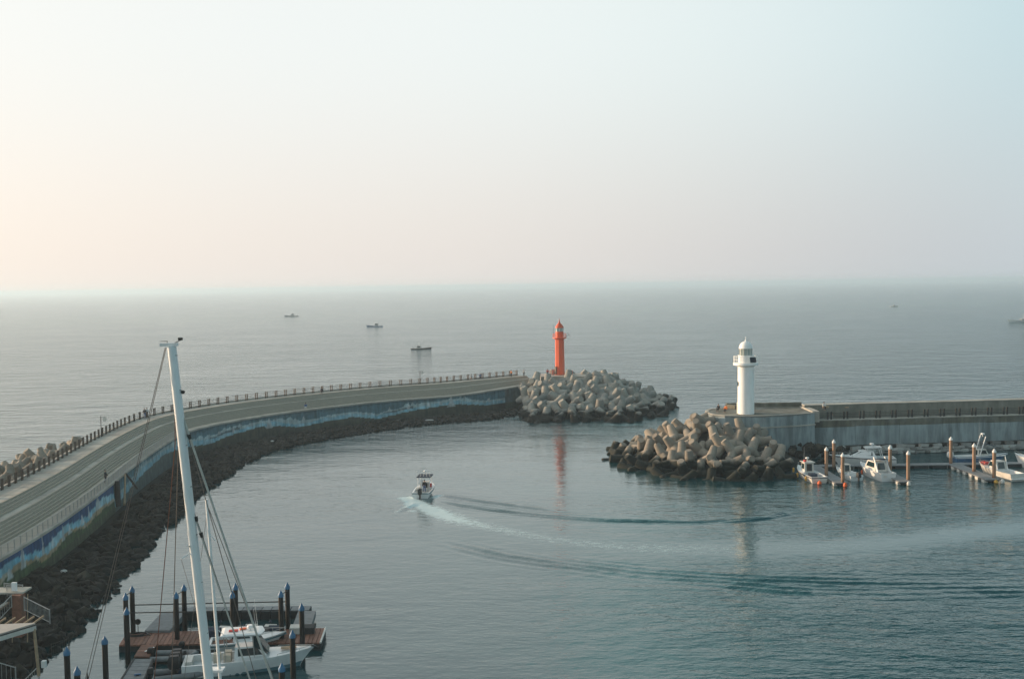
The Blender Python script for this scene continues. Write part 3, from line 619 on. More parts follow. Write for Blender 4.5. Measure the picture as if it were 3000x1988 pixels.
# rear U shaped float
bw2 = thing('rear_float', 'long dark wave breaking float behind the brown pontoon', 'float')
D0, D1 = W(508,1793,.75), W(905,1788,.75)
n_ = 14
for i in range(n_):
    a = D0.lerp(D1, i/n_+.003); b_ = D0.lerp(D1, (i+1)/n_-.003); slab(bw2, 'float_unit', [(a.x,a.y),(b_.x,b_.y),(b_.x,b_.y+1.5),(a.x,a.y+1.5)], -.4, .72, M['fender']); slab(bw2, 'deck_panel', [(a.x,a.y+.1),(b_.x,b_.y+.1),(b_.x,b_.y+1.4),(a.x,a.y+1.4)], .72, .8, M['grey'])
for lab, (xa_, ya_, xb_, yb_, w_) in (('left',(498,1795,470,1846,1.35)),('right',(893,1789,889,1838,1.0))):
    a = W(xa_,ya_,.8); b_ = W(xb_,yb_,.8); slab(bw2, 'link_bridge', [(b_.x-w_,b_.y),(b_.x+w_*.6,b_.y),(a.x+w_,a.y),(a.x-w_*.6,a.y)], .3, .83, M['grey'])
for lab, (x0,y0,x1,y1), off in (('upper dark bar spanning the rear piles of the pontoon',(386,1771,841,1761),0),('lower dark bar spanning the front piles of the pontoon',(372,1794,822,1786),0)):
    a = W(x0,y0,2.9 if y0 < 1780 else 2.6); b_ = W(x1,y1,2.9 if y0 < 1780 else 2.6); t = thing('mooring_bar', lab, 'bar', a); MB().tube((0,0,0),b_-a,.055,None,6).build('bar', M['dark'], t); MB().tube((0,0,-.12),(0,0,.12),.1,None,8).build('clamp', M['dark'], t)
for (x0,y0,x1,y1) in ((367,1742,386,1733),(515,1742,538,1729),(822,1742,841,1729)):
    a = W(x0,y0,4.2); b_ = W(x1,y1,4.2); t = thing('cross_tie', 'slim tie joining the two piles of the pair '+{367:'at the left end',515:'left of the mast',822:'at the rear right'}[x0], 'bar', a); MB().tube((0,0,0),b_-a,.04,None,6).build('bar', M['dark'], t)
# small things on the pontoon
for i, (x, y, mm, lab) in enumerate(((628,1862,'navy','dark covered bench seat on the pontoon just right of the mast'),(662,1858,'gelw','pale locker on the pontoon left of the pile pair'),(715,1857,'navy','dark locker on the pontoon right of the pile pair'),(735,1852,'gelw','pale box with sloping lid amid the pontoon'),(770,1860,'fender','dark crate on the pontoon left of the rear right piles'),(792,1853,'gelw','pale locker just left of the rear right piles'),(808,1856,'navy','navy covered locker behind the front right pile'),(870,1853,'gelw','pale locker between the two right end piles'),(902,1853,'fender','dark locker on the open right end of the pontoon'),(598,1862,'fender','dark heap of gear on the pontoon against the mast'))):
    p = W(x,y,.63); t = thing('dock_locker', lab, 'locker', p, rnd.uniform(-.2,.2), 'lockers and gear on the brown pontoon'); w_ = rnd.uniform(.8,1.3)
    MB().box((0,0,.24),(w_,.6,.48)).build('box', M[mm], t); MB().hexa([(-w_*.53,-.33,.48),(w_*.53,-.33,.48),(w_*.53,.33,.5),(-w_*.53,.33,.5),(-w_*.5,-.3,.54),(w_*.5,-.3,.54),(w_*.5,.3,.68),(-w_*.5,.3,.68)]).build('lid', M[mm], t)
for x in (648,745,793): 
    t = thing('dock_light', {648:'little dock lamp post at the rear edge beside the stays',745:'little dock lamp post at the rear edge mid pontoon',793:'little dock lamp post at the rear edge by the right piles'}[x], 'lamp post', W(x,1846,.63)); MB().tube((0,0,0),(0,0,.7),.06,None,6).build('pole', M['dark'], t); MB().lathe([(.1,.7),(.13,.8),(.05,.95)],n=8).build('head', M['navy'], t)

# ---------------------------------------------------------------- boats
def hull(t, L_, B, Fb, m, stripe=None, flare=.35, sheer=.45, rake=.9, cockpit=.45, sole=.35, deckm=None, fine=2.3):
    """bow at +X, waterline z=0"""
    ns = 18; S = []
    for i in range(ns+1):
        u = i/ns; bb = B/2*(1-max(0,(u-.4)/.6)**fine)*(.92+.08*min(1,u/.3)); zs = Fb*(1+sheer*u*u)
        x = -L_/2+L_*u; k = u**2.5*rake
        bw_ = bb*(1-flare*u)
        S.append([(x,bb,zs),(x-k*.35,bb*.97-.02,zs*.72),(x-k*.8,bw_*.9,zs*.22),(x-k,bw_*.78,-.12),(x-k*1.1,0,-.45)])
    mb = MB(); rings = [r+[(x,-y,z) for x,y,z in r[-2::-1]] for r in S]; mb.loft(rings, closed=False)
    mb.add(rings[0], [tuple(range(len(rings[0])))]); h = mb.build('hull', m, t, 35)
    dm = deckm or M['gel']; c = int(ns*cockpit); mb = MB()
    for i in range(c, ns): a, b_ = S[i][0], S[i+1][0]; mb.add([(a[0],a[1]*.985,a[2]-.02),(a[0],-a[1]*.985,a[2]-.02),(b_[0],-b_[1]*.985,b_[2]-.02),(b_[0],b_[1]*.985,b_[2]-.02),(a[0],0,a[2]+.06),(b_[0],0,b_[2]+.06)],[(0,4,5,3),(4,1,2,5)])
    for i in range(0, c):
        a, b_ = S[i][0], S[i+1][0]
        for s in (1,-1): 
            ai, bi = (a[1]-.22), (b_[1]-.22)
            mb.add([(a[0],s*a[1]*.985,a[2]),(b_[0],s*b_[1]*.985,b_[2]),(b_[0],s*bi,b_[2]),(a[0],s*ai,a[2]),(b_[0],s*bi,Fb*sole),(a[0],s*ai,Fb*sole)],[(0,1,2,3),(3,2,4,5)])
    a, b_ = S[0][0], S[c][0]; mb.add([(a[0],a[1]-.22,Fb*sole),(a[0],-a[1]+.22,Fb*sole),(b_[0],-b_[1]+.22,Fb*sole),(b_[0],b_[1]-.22,Fb*sole),(b_[0],b_[1]-.22,b_[2]),(b_[0],-b_[1]+.22,b_[2]),(a[0]+.2,a[1]-.22,Fb*sole),(a[0]+.2,-a[1]+.22,Fb*sole),(a[0]+.2,a[1]-.22,a[2]),(a[0]+.2,-a[1]+.22,a[2]),(a[0],a[1]-.1,a[2]),(a[0],-a[1]+.1,a[2])],[(0,1,2,3),(3,2,5,4),(6,7,9,8),(8,9,11,10)])
    mb.build('deck', dm, t)
    if stripe:
        for s in (1,-1):
            mb = MB(); R_ = [(r[0][0]+.01, s*(r[0][1]+.012), r[0][2]-.10) for r in S]; R2 = [(r[0][0]+.01, s*(r[0][1]+.008), r[0][2]-.22) for r in S]
            n0 = len(R_); mb.add(R_+R2, [(i,i+1,n0+i+1,n0+i) for i in range(n0-1)]); mb.build('stripe', stripe, h)
        mb = MB(); x0 = S[0][0][0]-.012; y0 = S[0][0][1]; z0 = S[0][0][2]; mb.box((x0,0,z0-.16),(.02,y0*1.9,.1)).build('stripe', stripe, h)
    return h, S
def cabin(t, x0, x1, w0, w1, z0, z1, rf=.5, rb=.1, m=None, name='cabin', tw=.85, win=True, solid=True):
    m = m or M['gel']; v = [(x0,-w0/2,z0),(x1,-w1/2,z0),(x1,w1/2,z0),(x0,w0/2,z0),(x0+rb,-w0/2*tw,z1),(x1-rf,-w1/2*tw,z1),(x1-rf,w1/2*tw,z1),(x0+rb,w0/2*tw,z1)]
    c = MB().hexa(v).build(name, m, t)
    if win:
        V = [Vector(a) for a in v]
        def pane(i, j, k, l, a=.12, b0=.35, b1=.88, nm='window'):
            P = lambda s, h: V[i].lerp(V[j], s).lerp(V[l].lerp(V[k], s), h)
            p = [P(a,b0),P(1-a,b0),P(1-a,b1),P(a,b1)]; nn = (p[1]-p[0]).cross(p[3]-p[0]).normalized(); cen = sum(V, Vector())/8
            if nn.dot(p[0]-cen) < 0: nn = -nn
            MB().hexa([a_-nn*.02 for a_ in p]+[a_+nn*.018 for a_ in p]).build(nm, M['glass'], c)
        pane(0,1,5,4); pane(3,2,6,7); pane(1,2,6,5,.1,.3,.9,'windscreen'); pane(0,3,7,4,.2,.15,.88,'door')
    return c
def outboard(t, x, y, z, s=1, m='black'):
    o = MB(); o.loft([[(x-.38*s*k-.1*s, y+.24*s*k*c_, z+h*s) if False else (x+(-.45 if q in (0,1) else .12)*s*k-.12*s, y+(.2*s*k if q in (1,2) else -.2*s*k), z+h*s) for q in range(4)] for h, k in ((.25,.8),(.4,1),(.75,1),(.92,.75))]); ob = o.build('outboard', M[m], t, 50)
    MB().box((x-.28*s,y,z-.15*s),(.22*s,.14*s,.85*s)).build('motor_leg', M['dark'], ob); return ob
def fender_(t, x, y, z, m='yellow', r=.17, h=.6): MB().lathe([(.04,h+.1),(r*.8,h),(r,h*.8),(r,h*.2),(r*.8,0),(.03,-.03)][::-1], n=10, c=(x,y,z)).build('fender', M[m], t, 40)
def bow_rail(t, S, u0, hh, m='steel'):
    mb = MB(); pts = [[(r[0][0]-.1, s*(r[0][1]-.1), r[0][2]+hh) for r in S if r[0][0] > u0] for s in (1,-1)]
    for P in pts:
        mb.path(P, .022, 5)
        for p in P[::3]: mb.tube(p, (p[0],p[1],p[2]-hh), .018, None, 5)
    mb.build('bow_rail', M[m], t)
def radar(t, x, y, z, r=.32, m='gel'): MB().lathe([(.06,-.35),(.06,0),(r,0.02),(r,.16),(r*.8,.24),(.02,.26)], n=14, c=(x,y,z)).build('radar_dome', M[m], t, 40)
def aerial(t, x, y, z, h, lean=.2): MB().tube((x,y,z),(x-lean,y,z+h),.02,.008,5).build('aerial', M['gel'], t)
def boat(nm, lab, p, head, cat='boat', grp=None):
    return thing(nm, lab, cat, (p[0],p[1],0), head, grp)

# sport boat at the near pontoon
p0, p1 = W(556,1972,0), W(908,1945,0); d = p1-p0
sb = boat('sport_boat', 'white sport fishing boat with hardtop moored before the brown pontoon', (p0+p1)/2, math.atan2(d.y,d.x)); Ls = d.length+.9
h, S = hull(sb, Ls, 2.9, 1.05, M['gel'], None, .4, .42, 1.3, .42, .5, fine=2.6)
for s in (1,-1):
    n0 = len(S); R1 = [(r[2][0], s*(r[2][1]+.02), r[2][2]+.06) for r in S]; R2 = [(r[3][0], s*(r[3][1]+.02), r[3][2]+.05) for r in S]; MB().add(R1+R2, [(i,i+1,n0+i+1,n0+i) for i in range(n0-1)]).build('boot_stripe', M['teal'], h)
cabin(sb, -1.2, 1.6, 1.5, 1.3, .95, 2.0, .9, .1, M['gel'], 'console', .8)
MB().hexa([(.3,-.85,2.0),(1.5,-.75,1.5),(1.5,.75,1.5),(.3,.85,2.0),(.25,-.8,2.85),(.55,-.7,2.85),(.55,.7,2.85),(.25,.8,2.85)]).build('windscreen', M['glass'], sb)
rf_ = MB(); rf_.loft([[(-2.1,-1.05,3.0),(.9,-1.0,2.95),(1.15,0,2.93),(.9,1.0,2.95),(-2.1,1.05,3.0)],[(-2.15,-1.1,3.1),(.95,-1.05,3.08),(1.2,0,3.06),(.95,1.05,3.08),(-2.15,1.1,3.1)],[(-1.9,-.9,3.2),(.7,-.85,3.16),(.9,0,3.14),(.7,.85,3.16),(-1.9,.9,3.2)]]); ht = rf_.build('hardtop', M['gel'], sb)
for x, y in ((-1.9,-.9),(-1.9,.9),(.3,-.85),(.3,.85)): MB().tube((x+.1,y,1.0),(x,y,3.0),.035,None,6).build('support', M['steel'], ht)
MB().box((-1.2,-.2,3.24),(.7,.35,.1)).build('life_jackets', M['cloth4'], ht); MB().box((-.5,.15,3.24),(.5,.3,.1),.3).build('life_jackets', M['orange'], ht)
radar(sb, .1, 0, 3.3, .28); aerial(sb, .6, .7, 3.2, 2.2); aerial(sb, .6, -.7, 3.2, 1.8)
for x, y in ((-2.5,0),(-1.7,.45),(-1.7,-.45)): MB().box((x,y,1.1),(.55,.6,.75)).build('seat', M['cream'], sb)
MB().box((-Ls/2+.45,0,.95),(.5,1.6,.5)).build('bait_station', M['gelw'], sb)
for y in (-.75,0,.75): outboard(sb, -Ls/2-.2, y, .4, 1.5)
bow_rail(sb, S, 2.0, .12); MB().box((3.0,0,1.52),(1.2,.5,.05),.0).build('bow_hatch', M['tan'], sb); MB().tube((Ls/2-.3,0,1.55),(Ls/2+.3,0,1.3),.09,None,6).build('anchor', M['dark'], sb)
# second boat behind it
p0, p1 = W(640,1905,0), W(815,1893,0); d = p1-p0
s2 = boat('motor_boat', 'white boat with pointed foredeck behind the hardtop sport boat', (p0+p1)/2, math.atan2(d.y,d.x)); h, S = hull(s2, d.length+1.4, 2.3, .85, M['gel'], M['teal'], .4, .5, 1.2, .35); cabin(s2, -1.2, .6, 1.3, 1.1, .85, 1.5, .5); bow_rail(s2, S, .8, .35)
# dark ribs between gangway and sport boat
for i, (x0,y0,x1,y1,lab) in enumerate(((468,1932,560,1930,'grey tube dinghy moored under the brown pontoon beside the gangway'),(560,1912,650,1905,'dark covered inflatable boat behind the sport boat stern'),(470,1990,600,1975,'grey inflatable tender at the bottom edge beside the mast foot'))):
    p0, p1 = W(x0,y0,0), W(x1,y1,0); d = p1-p0; L_ = d.length+1; t = boat('inflatable_boat', lab, (p0+p1)/2, math.atan2(d.y,d.x), 'dinghy', 'inflatable boats near the gangway'); mb = MB()
    mb.path([(-L_/2,.75,.3),(L_*.2,.75,.32),(L_*.4,.45,.4),(L_*.48,0,.48),(L_*.4,-.45,.4),(L_*.2,-.75,.32),(-L_/2,-.75,.3)], .24, 10); mb.build('tube', M['grey' if i != 1 else 'fender'], t, 40); MB().hexa([(-L_/2+.1,-.6,.05),(L_*.3,-.4,.05),(L_*.3,.4,.05),(-L_/2+.1,.6,.05),(-L_/2+.1,-.6,.2),(L_*.3,-.4,.2),(L_*.3,.4,.2),(-L_/2+.1,.6,.2)]).build('floor', M['fender'], t); MB().box((0,0,.5),(.6,.8,.4)).build('seat', M['navy'], t)
    outboard(t, -L_/2, 0, .3, .8)
# moving launch in the basin
p = W(1236,1458,0); head = math.atan2(1, .10); mbt = boat('fishing_launch', 'open white launch with canopy speeding across the basin', p+Vector((.2,3.2,0)), head)
h, S = hull(mbt, 7.2, 2.75, .85, M['gel'], M['teal'], .35, .45, 1.0, .55, .45)
cabin(mbt, -.4, 1.3, 1.5, 1.3, .8, 1.75, .5, .05, M['gelw'], 'console', .85)
ht = MB().box((.1,0,2.6),(2.4,2.05,.12)).build('canopy', M['navy'], mbt); MB().box((.1,0,2.51),(2.3,1.95,.05)).build('canopy_underside', M['gel'], ht)
for x, y in ((-.9,-.85),(-.9,.85),(1.1,-.8),(1.1,.8)): MB().tube((x,y,.85),(x*.95,y*.98,2.55),.04,None,6).build('support', M['alu'], ht)
for y in (-.9,-.45,0,.45,.9): MB().tube((-.9,y,2.65),(-1.2,y*1.05,3.5),.03,None,5).build('rod_holder', M['alu'], ht)
MB().tube((-1.05,-1.0,3.4),(-1.05,1.0,3.4),.035,None,6).build('top_rail', M['gel'], ht); radar(mbt, .4, 0, 3.1, .22); outboard(mbt, -3.7, 0, .35, 1.25, 'dark')
MB().box((-.55,.35,1.5),(.12,.35,1.4)).build('leaning_post', M['gel'], mbt); MB().box((-.6,-.95,1.35),(.35,.3,.5)).build('life_vests', M['cloth4'], mbt)

# marina boats on the right
def ang(a): return radians(a)
MG = 'boats moored in the marina by the seawall'
b1 = boat('fishing_boat', 'white working boat with yellow fenders and open stern left of all marina boats', (44.9,160.0), ang(97), grp=MG)
h, S = hull(b1, 8.2, 2.75, .95, M['gelw'], M['navy'], .3, .5, .9, .48, .35)
cabin(b1, -.3, 1.2, 1.5, 1.4, .95, 2.45, .2, .05, M['gelw'], 'wheelhouse', .95); MB().box((.4,0,2.5),(1.9,1.7,.1)).build('cabin_roof', M['gelw'], b1)
radar(b1, .5, 0, 2.95, .28); aerial(b1, .3, .6, 2.5, 2.4, .1); MB().box((.2,.5,2.7),(.5,.3,.25)).build('net_float', M['cloth4'], b1); MB().box((-1.6,0,.75),(1.2,1.0,.6)).build('engine_box', M['navy'], b1)
for x, y in ((3.1,1.15),(.6,1.55),(-2.6,1.55)): fender_(b1, x, y*.97, .15 if x < 3 else .5)
bow_rail(b1, S, 1.6, .4); 
b2 = boat('motor_boat', 'small white outboard boat tucked between two rusty piles', (50.9,160.6), ang(100), grp=MG)
h, S = hull(b2, 6.4, 2.3, .75, M['gel'], None, .35, .5, .9, .45); cabin(b2, -.2, 1.3, 1.3, 1.2, .75, 2.0, .6, .1, M['gelw'], 'cabin', .85); outboard(b2, -3.4, 0, .3, 1.2); bow_rail(b2, S, 1.0, .35); aerial(b2, .3, .5, 2.0, 1.6); MB().box((-1.8,0,.8),(.5,1.3,.5)).build('seat', M['gel'], b2)
b3 = boat('cabin_cruiser', 'white cabin cruiser showing its broad square transom left of the middle finger', (55.1,160.6), ang(101), grp=MG)
h, S = hull(b3, 8.2, 2.75, 1.25, M['gel'], None, .35, .35, 1.0, .3, .5); c3 = cabin(b3, -2.2, 1.4, 2.1, 1.9, 1.25, 2.6, .9, .3, M['gelw'], 'cabin', .82)
MB().hexa([(-3.0,-1.05,1.2),(-2.5,-1.05,1.2),(-2.5,-.95,1.2),(-3.0,-.95,1.2),(-1.6,-.95,3.3),(-1.3,-.95,3.3),(-1.3,-.85,3.3),(-1.6,-.85,3.3)]).build('radar_arch', M['gel'], b3); MB().hexa([(-3.0,.95,1.2),(-2.5,.95,1.2),(-2.5,1.05,1.2),(-3.0,1.05,1.2),(-1.6,.85,3.3),(-1.3,.85,3.3),(-1.3,.95,3.3),(-1.6,.95,3.3)]).build('radar_arch', M['gel'], b3); MB().box((-1.2,0,2.95),(2.0,1.7,.08),0,.12).build('bimini', M['navy'], b3); MB().box((-4.12,.55,.75),(.02,.5,.35)).build('transom_door', M['gelw'], b3); bow_rail(b3, S, 1.0, .45); fender_(b3, 1.4, 1.25, .2, 'orange', .14)
b4 = boat('sport_cruiser', 'long low sport cruiser moored sideways behind the walkway with raked windscreen', (56.8,171.5), ang(172), grp=MG)
h, S = hull(b4, 10.4, 3.0, 1.25, M['gel'], M['navy'], .35, .3, 1.6, .3, .5); cabin(b4, -2.2, 2.6, 2.4, 1.6, 1.25, 2.35, 2.3, .5, M['gel'], 'cabin', .75); MB().loft([[(-3.0,-.9,2.9),(-.4,-.9,2.75),(-.4,.9,2.75),(-3.0,.9,2.9)],[(-3.0,-.9,3.02),(-.4,-.9,2.86),(-.4,.9,2.86),(-3.0,.9,3.02)]]).build('hardtop', M['gel'], b4); radar(b4, -1.6, 0, 3.3, .35)
for x, y in ((-2.8,-.9),(-2.8,.9),(-.7,-.9),(-.7,.9)): MB().tube((x-.4,y,1.2),(x,y*.97,2.85),.06,None,6).build('support', M['gel'], b4)
bow_rail(b4, S, 1.2, .4)
b5 = boat('motor_boat', 'blue striped boat lying sideways beyond the right finger with raised mast arch', (77.0,173.2), ang(2), grp=MG)
h, S = hull(b5, 9.0, 2.6, .9, M['bluehull'], M['gel'], .35, .4, 1.2, .4); cabin(b5, -.8, 1.2, 1.5, 1.3, .9, 2.0, .6, .1, M['gelw']); MB().tube((-.6,-.9,1.0),(.4,-.9,4.2),.09,None,6).build('arch_leg', M['gel'], b5); MB().tube((-.6,.9,1.0),(.4,.9,4.2),.09,None,6).build('arch_leg', M['gel'], b5); radar(b5, .3, 0, 4.4, .33); MB().hexa([(.4,-1,2.9),(2.6,-1,2.3),(2.6,1,2.3),(.4,1,2.9),(.4,-1,3.0),(2.6,-1,2.4),(2.6,1,2.4),(.4,1,3.0)]).build('canvas_top', M['navy'], b5); bow_rail(b5, S, 1.0, .4); outboard(b5, -4.7, 0, .3, 1.5, 'gel'); aerial(b5, 0, .6, 2.0, 4.5, 0)
b6 = boat('cabin_cruiser', 'white cabin cruiser with red bow cover right of the right finger', (73.6,159.6), ang(104), grp=MG)
h, S = hull(b6, 8.6, 2.8, 1.1, M['gelw'], None, .35, .4, 1.0, .42, .3); cabin(b6, -.8, 1.6, 2.0, 1.7, 1.1, 2.4, .8, .2, M['gelw'], 'cabin', .85); MB().loft([[(x_, s*b_*.8, z_) for x_, b_, z_ in ((2.2,1,1.45),(3.6,.55,1.55)) for s in (1,-1)],[(x_, s*b_*.5, z_+.3) for x_, b_, z_ in ((2.2,1,1.45),(3.4,.5,1.5)) for s in (1,-1)]]).build('bow_cover', M['cloth4'], b6); MB().tube((-1.0,-.9,1.2),(-.4,-.9,3.2),.07,None,6).build('arch_leg', M['gel'], b6); MB().tube((-1.0,.9,1.2),(-.4,.9,3.2),.07,None,6).build('arch_leg', M['gel'], b6); MB().box((-.4,0,3.2),(.25,1.9,.12)).build('arch_bar', M['gel'], b6); MB().box((-4.5,0,.35),(.6,2.3,.08)).build('swim_platform', M['gel'], b6); bow_rail(b6, S, 1.2, .4)
b7 = boat('motor_cruiser', 'white boat cut by the right edge of the picture beyond the walkway', (82.5,164.5), ang(112), grp=MG)
h, S = hull(b7, 10, 3.2, 1.5, M['gel'], None, .35, .3, 1.0, .35); cabin(b7, -1.5, 2.4, 2.4, 2.0, 1.5, 2.9, 1.0, .2); radar(b7, 0, 0, 3.3, .35); bow_rail(b7, S, 1.5, .4)
# marina walkways
mw = thing('marina_walkway', 'long grey floating walkway under the right seawall', 'walkway')
x = 45.5; k = 0
while x < 118:
    slab(mw, 'deck_panel', [(x+.02,167.2),(x+2.98,167.2),(x+2.98,169.0),(x+.02,169.0)], .42, .55, M['grey']); slab(mw, 'float_unit', [(x+.3,167.3),(x+2.5,167.3),(x+2.5,168.9),(x+.3,168.9)], -.3, .42, M['fender']); x += 3
for lab, xc, y0, y1, w_ in (('grey finger pontoon beside the fenders boat',47.9,153.3,167.2,1.0),('grey finger pontoon ending at the middle rusty pile',57.3,153.6,167.2,.95),('grey finger pontoon on the right with pale floats along its side',70.4,154.2,167.2,1.05)):
    t = thing('finger_pontoon', lab, 'pontoon', (xc,(y0+y1)/2,0), 0, 'finger pontoons'); L_ = y1-y0; n_ = 6
    for i in range(n_):
        ya_ = -L_/2+L_*i/n_; MB().box((0,ya_+L_/n_/2,.47),(w_*2,L_/n_-.05,.13)).build('deck_panel', M['grey'], t)
        for s in (-1,1): MB().box((s*(w_-.25),ya_+L_/n_/2,.12),(.5,L_/n_*.45,.5)).build('float_unit', M['gelw'], t)
    MB().box((0,0,.33),(w_*1.7,L_*.99,.16)).build('frame', M['fender'], t); MB().lathe([(.02,-.3),(.28,-.1),(.32,.15),(.2,.4),(.02,.5)],n=12,c=(w_*.4 if xc < 70 else w_*1.2,-L_/2-.25,.15)).build('end_buoy', M['orange' if xc < 50 else 'gelw'], t, 40)
# orange ball
for (x, y, mm, lab) in ((2401,1416,'orange','round orange buoy floating at the stern of the fenders boat'),(2918,1413,'yellow','small yellow buoy at the tip of the right finger')):
    MB_ = MB().lathe([(.02,-.3),(.22,-.2),(.34,.05),(.25,.3),(.06,.42),(.04,.55)],n=14).build('buoy', M[mm], None, 40); tag(MB_, lab, 'buoy').location = W(x,y,.1)

# ---------------------------------------------------------------- sailing yacht with the big mast
DM = 48.0
def yw(px, py, Y=DM): return WY(px, py, Y)
top_, bot_ = yw(503,1012), yw(612,1988); dirn = (top_-bot_).normalized(); foot = top_-dirn*((top_.z-1.0)/dirn.z)
yt = thing('sailing_yacht', 'sailing yacht below the frame whose tall white mast and stays cross the left side', 'yacht', (foot.x,foot.y,0))
R0 = Vector((foot.x,foot.y,0)); rl_ = lambda p: tuple(Vector(p)-R0)
n_ = 20; u = dirn.orthogonal().normalized(); w_ = dirn.cross(u); mb = MB()
mb.loft([[Vector(rl_(foot.lerp(top_,t)))+(Vector((1,0,0))*cos(a)*.205*s_+Vector((0,1,0))*sin(a)*.29*s_) for a in [2*pi*i/n_ for i in range(n_)]] for t, s_ in ((0,1),(.5,1),(.85,.97),(1,.93))]); mast = mb.build('mast', M['alu'], yt, 30)
def mpt(y): a = (y-1012)/(1988-1012); return top_.lerp(bot_, a)
for y in (1040,1140,1300,1420,1560,1700,1850):
    p = mpt(y); MB().lathe([(.222,-.02),(.222,.02)],n=16,c=rl_(p)).build('mast_band', M['steel'], mast)
MB().box(rl_(top_+Vector((-.12,0,.05))),(.75,.35,.16)).build('masthead', M['gel'], mast)
a_ = MB(); a_.tube(rl_(top_+Vector((.1,0,.1))),rl_(top_+Vector((.42,0,.25))),.02,None,5); a_.box(rl_(top_+Vector((.40,0,.30))),(.22,.03,.12)); a_.build('wind_vane', M['dark'], mast)
a_ = MB(); a_.tube(rl_(top_+Vector((-.2,0,.1))),rl_(top_+Vector((-.2,0,.22))),.02,None,5); a_.tube(rl_(top_+Vector((-.2,0,.2))),rl_(top_+Vector((-.5,0,.2))),.015,None,5); a_.build('anemometer', M['dark'], mast)
p = yw(523,1149); a_ = MB(); a_.tube(rl_(p),rl_(yw(533,1149)),.03,None,5); a_.lathe([(.02,-.09),(.09,-.03),(.09,.05),(.02,.09)],n=10,c=rl_(yw(536,1148))); a_.build('mast_lamp', M['dark'], mast)
for (x0,y0,x1,y1) in ((566,1612,531,1636),(556,1600,548,1597)): MB().tube(rl_(yw(x0,y0)),rl_(yw(x1,y1,DM-.5)),.045,.03,6).build('spreader', M['gel'], mast)
def stay(pts, r, m, nm='stay'):
    mb = MB(); P = [rl_(yw(*q)) for q in pts]
    a, b_ = Vector(P[-2]), Vector(P[-1]); dd = (b_-a).normalized(); ext = b_+dd*(abs((b_.z-1.0)/dd.z) if dd.z < -.1 else 0); P.append(tuple(ext)); mb.path(P, r, 6); mb.build(nm, M[m], yt)
stay([(484,1018),(250,1988)], .016, 'wire', 'backstay'); stay([(487,1018),(259,1988)], .016, 'wire', 'backstay')
stay([(513,1215),(513,1300),(452,1988)], .022, 'rwire', 'shroud'); stay([(518,1225),(522,1300),(503,1988)], .022, 'wire', 'shroud')
stay([(531,1637),(578,1800),(600,1988)], .010, 'wire', 'diagonal_shroud'); stay([(522,1080),(536,1222)], .010, 'wire', 'halyard')
stay([(536,1222),(797,1988)], .055, 'rope', 'furled_headsail'); stay([(528,1180),(537,1228),(560,1310)], .02, 'wire', 'forestay')
stay([(560,1480),(732,1988)], .042, 'rope', 'furled_staysail'); stay([(558,1470),(590,1560),(640,1710)], .02, 'wire', 'inner_forestay')
for x, y in ((573,1512),(588,1559),(553,1272)): MB().tube(rl_(yw(x,y)),rl_(yw(x+4,y+14)),.10,.07,8).build('halyard_block', M['dark'], yt)
for x0,y0,x1,y1 in ((577,1150,577,1150),): pass
hv, S = hull(yt, 17, 4.6, 1.3, M['gel'], M['navy'], .4, .3, 2.2, .3); hv.rotation_euler = (0,0,0)
for o in kids(yt):
    if o.name.startswith(('hull','deck')): o.location = (1.5,0,0)
# second slim mast
top2, bot2 = yw(605,1462,56), yw(645,1988,56); d2_ = (top2-bot2).normalized(); foot2 = top2-d2_*((top2.z-.8)/d2_.z)
y2 = thing('small_yacht', 'small yacht below the frame whose slim grey mast stands right of the big mast', 'yacht', (foot2.x,foot2.y,0)); R2 = Vector((foot2.x,foot2.y,0))
MB().tube(foot2-R2, top2-R2, .095, .075, 12).build('mast', M['alu'], y2, 30)
def st2(a, b_, r, nm='stay'): 
    A, B = yw(*a,56)-R2, yw(*b_,56)-R2; dd = (B-A).normalized(); B = B+dd*(abs((B.z-.8)/dd.z)) if B.z > 1.5 else B; MB().tube(A,B,r,None,5).build(nm, M['wire'], y2)
st2((612,1490),(700,1720),.02,'forestay'); st2((610,1480),(560,1840),.012,'backstay'); st2((614,1590),(648,1990),.012)
MB().tube(yw(613,1562,56)-R2,yw(632,1584,56)-R2,.03,None,6).build('spreader', M['alu'], y2)
MB().tube(yw(640,1845,56)-R2,yw(672,1873,56)-R2,.02,None,6).build('boom_wire', M['gel'], y2)
hull(y2, 9, 2.8, 1.0, M['gel'], M['navy'], .4, .3, 1.4, .35)
MB().box(tuple(yw(632,1960,56)-R2),(.9,.6,.12)).build('radar_bracket', M['gel'], y2)

# ---------------------------------------------------------------- stairs, fences and roof at bottom left
YL = 86.0
def wl2(px, py, Y=YL): return WY(px, py, Y)
def fence_panel(lab, pts, n_, zlen, Y, tilt=None, m='steel', rt=.035):
    """pts = two top ends in photo pixels at depth Y"""
    a, b_ = wl2(*pts[0], Y), wl2(*pts[1], tilt or Y); o = Vector((a.x,a.y,a.z-zlen)); t = thing('stair_railing', lab, 'railing', o, 0, 'galvanised railings at the shore stairs')
    A, B = a-o, b_-o; MB().tube(A,B,rt,None,6).build('top_rail', M[m], t); dn = Vector((0,0,-zlen*.9)); MB().tube(A+dn,B+dn,rt*.8,None,6).build('bottom_rail', M[m], t)
    for q in (0,1): p = A.lerp(B,q); MB().tube(p+Vector((0,0,-zlen)),p+Vector((0,0,.05)),rt*1.3,None,6).build('post', M[m], t)
    for i in range(1,n_): p = A.lerp(B,i/n_); MB().tube(p+dn,p,rt*.45,None,4).build('baluster', M[m], t)
    return t
fence_panel('sloping barred railing right of the brown pillar on the shore stairs', ((70,1748),(145,1785)), 20, 1.15, 86, 84.5)
fence_panel('upper barred railing above the brown pillar', ((12,1707),(66,1713)), 12, .95, 88)
